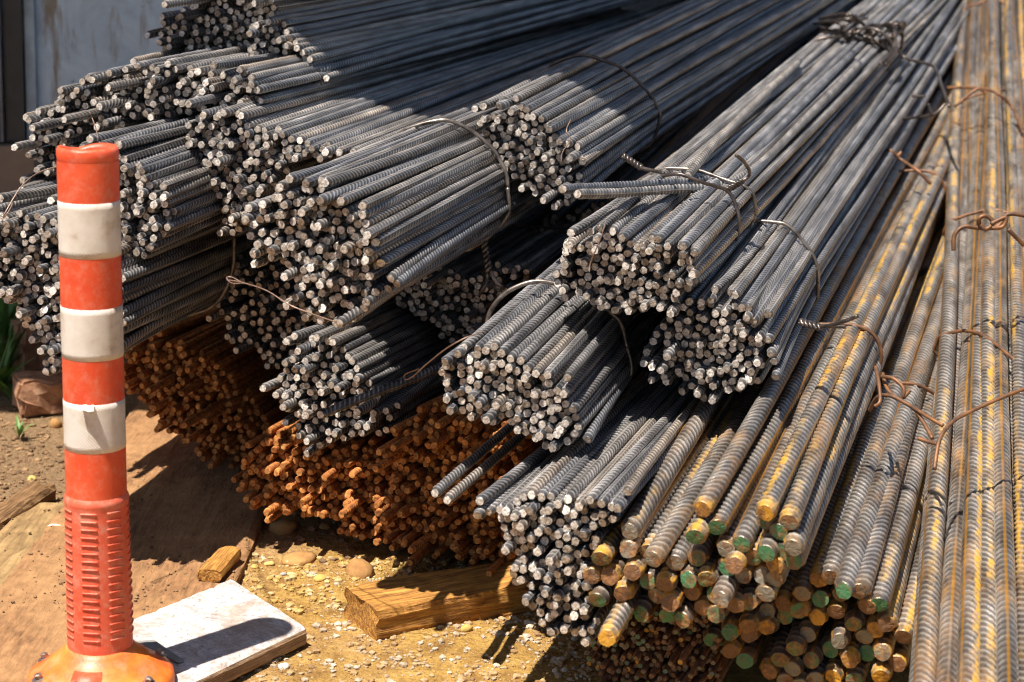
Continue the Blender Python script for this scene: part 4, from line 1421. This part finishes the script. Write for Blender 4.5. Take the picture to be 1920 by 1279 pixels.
wire([at(1630, 770, 2.62), at(1645, 745, 2.60), at(1668, 742, 2.58), at(1700, 757, 2.56), at(1740, 782, 2.52), at(1768, 798, 2.50)], .0027, 'rusty wire arm crossing the green-ended thick bars', M_WIRER,
     extra=[[at(1642, 688, 2.64), at(1648, 720, 2.60), at(1650, 752, 2.58), at(1640, 762, 2.58)],
            [at(1652, 706, 2.60), at(1675, 710, 2.58), at(1694, 728, 2.57), at(1694, 745, 2.57), at(1706, 732, 2.57)],
            [at(1655, 700, 2.62), at(1664, 730, 2.59), at(1684, 748, 2.57), at(1712, 765, 2.55), at(1730, 790, 2.53), at(1748, 822, 2.50)],
            [at(1722, 822, 2.50), at(1740, 828, 2.49), at(1756, 832, 2.48)]])
wire([at(1752, 880, 2.42), at(1760, 830, 2.44), at(1775, 802, 2.46), at(1800, 782, 2.48), at(1850, 758, 2.50), at(1905, 735, 2.52), at(1960, 715, 2.54)], .0028, 'long bare rusty wire rising across the right edge bars', M_WIRER)
wire([at(1788, 470, 3.05), at(1790, 440, 3.05), at(1808, 425, 3.05), at(1840, 428, 3.05), at(1870, 425, 3.05), at(1890, 402, 3.05), at(1925, 405, 3.05)], .0036, 'thick orange wire knot on the right edge bars', M_WIRER,
     extra=[[at(1838, 428, 3.04), at(1836, 410, 3.03), at(1850, 405, 3.03), at(1862, 418, 3.03), at(1848, 430, 3.03), at(1838, 422, 3.03)],
            [at(1858, 420, 3.02), at(1885, 408, 3.02), at(1880, 425, 3.02), at(1860, 428, 3.02)], [at(1890, 430, 3.04), at(1920, 460, 3.05)]])
wire([at(1776, 165, 4.4), at(1830, 165, 4.35), at(1870, 175, 4.3), at(1900, 205, 4.3), at(1918, 250, 4.2)], .0036, 'blurred rusty wire loop high on the right edge bars', M_WIRER,
     extra=[[at(1790, 200, 4.3), at(1830, 168, 4.3), at(1845, 172, 4.3)]])
# nest of wires where the centre bundles meet in the distance
rs = random.Random(3)
ex = []
for i in range(14):
    x0, y0 = rs.uniform(1550, 1680), rs.uniform(25, 75)
    ex.append([at(x0 - rs.uniform(0, 60), y0 + rs.uniform(-15, 35), 4.6), at(x0, y0, 4.4), at(x0 + rs.uniform(0, 40), y0 + rs.uniform(-25, 25), 4.45), at(min(1690, x0 + rs.uniform(10, 60)), y0 + rs.uniform(-10, 40), 4.5)])
wire([at(1500, 85, 4.7), at(1570, 62, 4.5), at(1640, 55, 4.4), at(1680, 90, 4.4), at(1700, 110, 4.4), at(1750, 125, 4.3), at(1765, 160, 4.1), at(1780, 200, 4.0)], .0038, 'nest of dark wires binding the centre bundle far back', extra=ex + [[at(1680, 60, 4.3), at(1672, 100, 4.25), at(1650, 120, 4.2)], [at(1676, 60, 4.3), at(1680, 95, 4.25), at(1660, 122, 4.2)]])
wire([at(1660, 225, 4.1), at(1700, 222, 4.05), at(1750, 215, 4.0), at(1772, 195, 4.0)], .0035, 'dark wire lying across the thick bars near their far tie', extra=[[at(1710, 180, 4.0), at(1735, 181, 4.0)], [at(1740, 195, 4.0), at(1748, 215, 4.0)]])

# ------------------------------------------------------------------ weeds at the left edge
M_LEAF = plain('weed_leaf', (.10, .22, .04), .5, 0, .4, 12)
def weed(px, py, hgt, nbl, seed, label):
    rs = random.Random(seed)
    p = on_z(px, py, 0)
    t = empty('weed', p, label, 'weed', 'weeds at the left edge')
    for i in range(nbl):
        a = rs.uniform(0, 6.28); l = hgt * rs.uniform(.6, 1.2); sp = rs.uniform(.2, .9)
        G = Geo(); V = []
        w = hgt * rs.uniform(.025, .07)
        d = VX((math.cos(a), math.sin(a), 0)); n = VX((-d.y, d.x, 0))
        for k in range(7):
            s_ = k / 6
            q = d * (l * sp * s_ ** 1.3) + VX((0, 0, l * (s_ - .45 * sp * s_ ** 2.2)))
            ww = w * math.sin(math.pi * min(.98, .12 + s_ * .88)) 
            V += [q - n * ww, q + VX((0, 0, -ww * .4)), q + n * ww]
        F = []
        for k in range(6):
            F += [(k * 3, k * 3 + 1, k * 3 + 4, k * 3 + 3), (k * 3 + 1, k * 3 + 2, k * 3 + 5, k * 3 + 4)]
        G.add(V, F)
        G.obj('leaf', M_LEAF, t, True)
    return t


weed(14, 700, .14, 26, 1, 'broad-leaved green weed at the left edge under the bundle ends')
weed(-5, 745, .12, 30, 2, 'grassy weed tuft lowest at the left edge')
weed(22, 752, .07, 22, 3, 'small grass tuft in front of the broken brick')
weed(36, 820, .05, 9, 4, 'tiny sprout on the bare dirt left of the post')
weed(8, 640, .15, 18, 5, 'tall weed furthest back at the left edge')
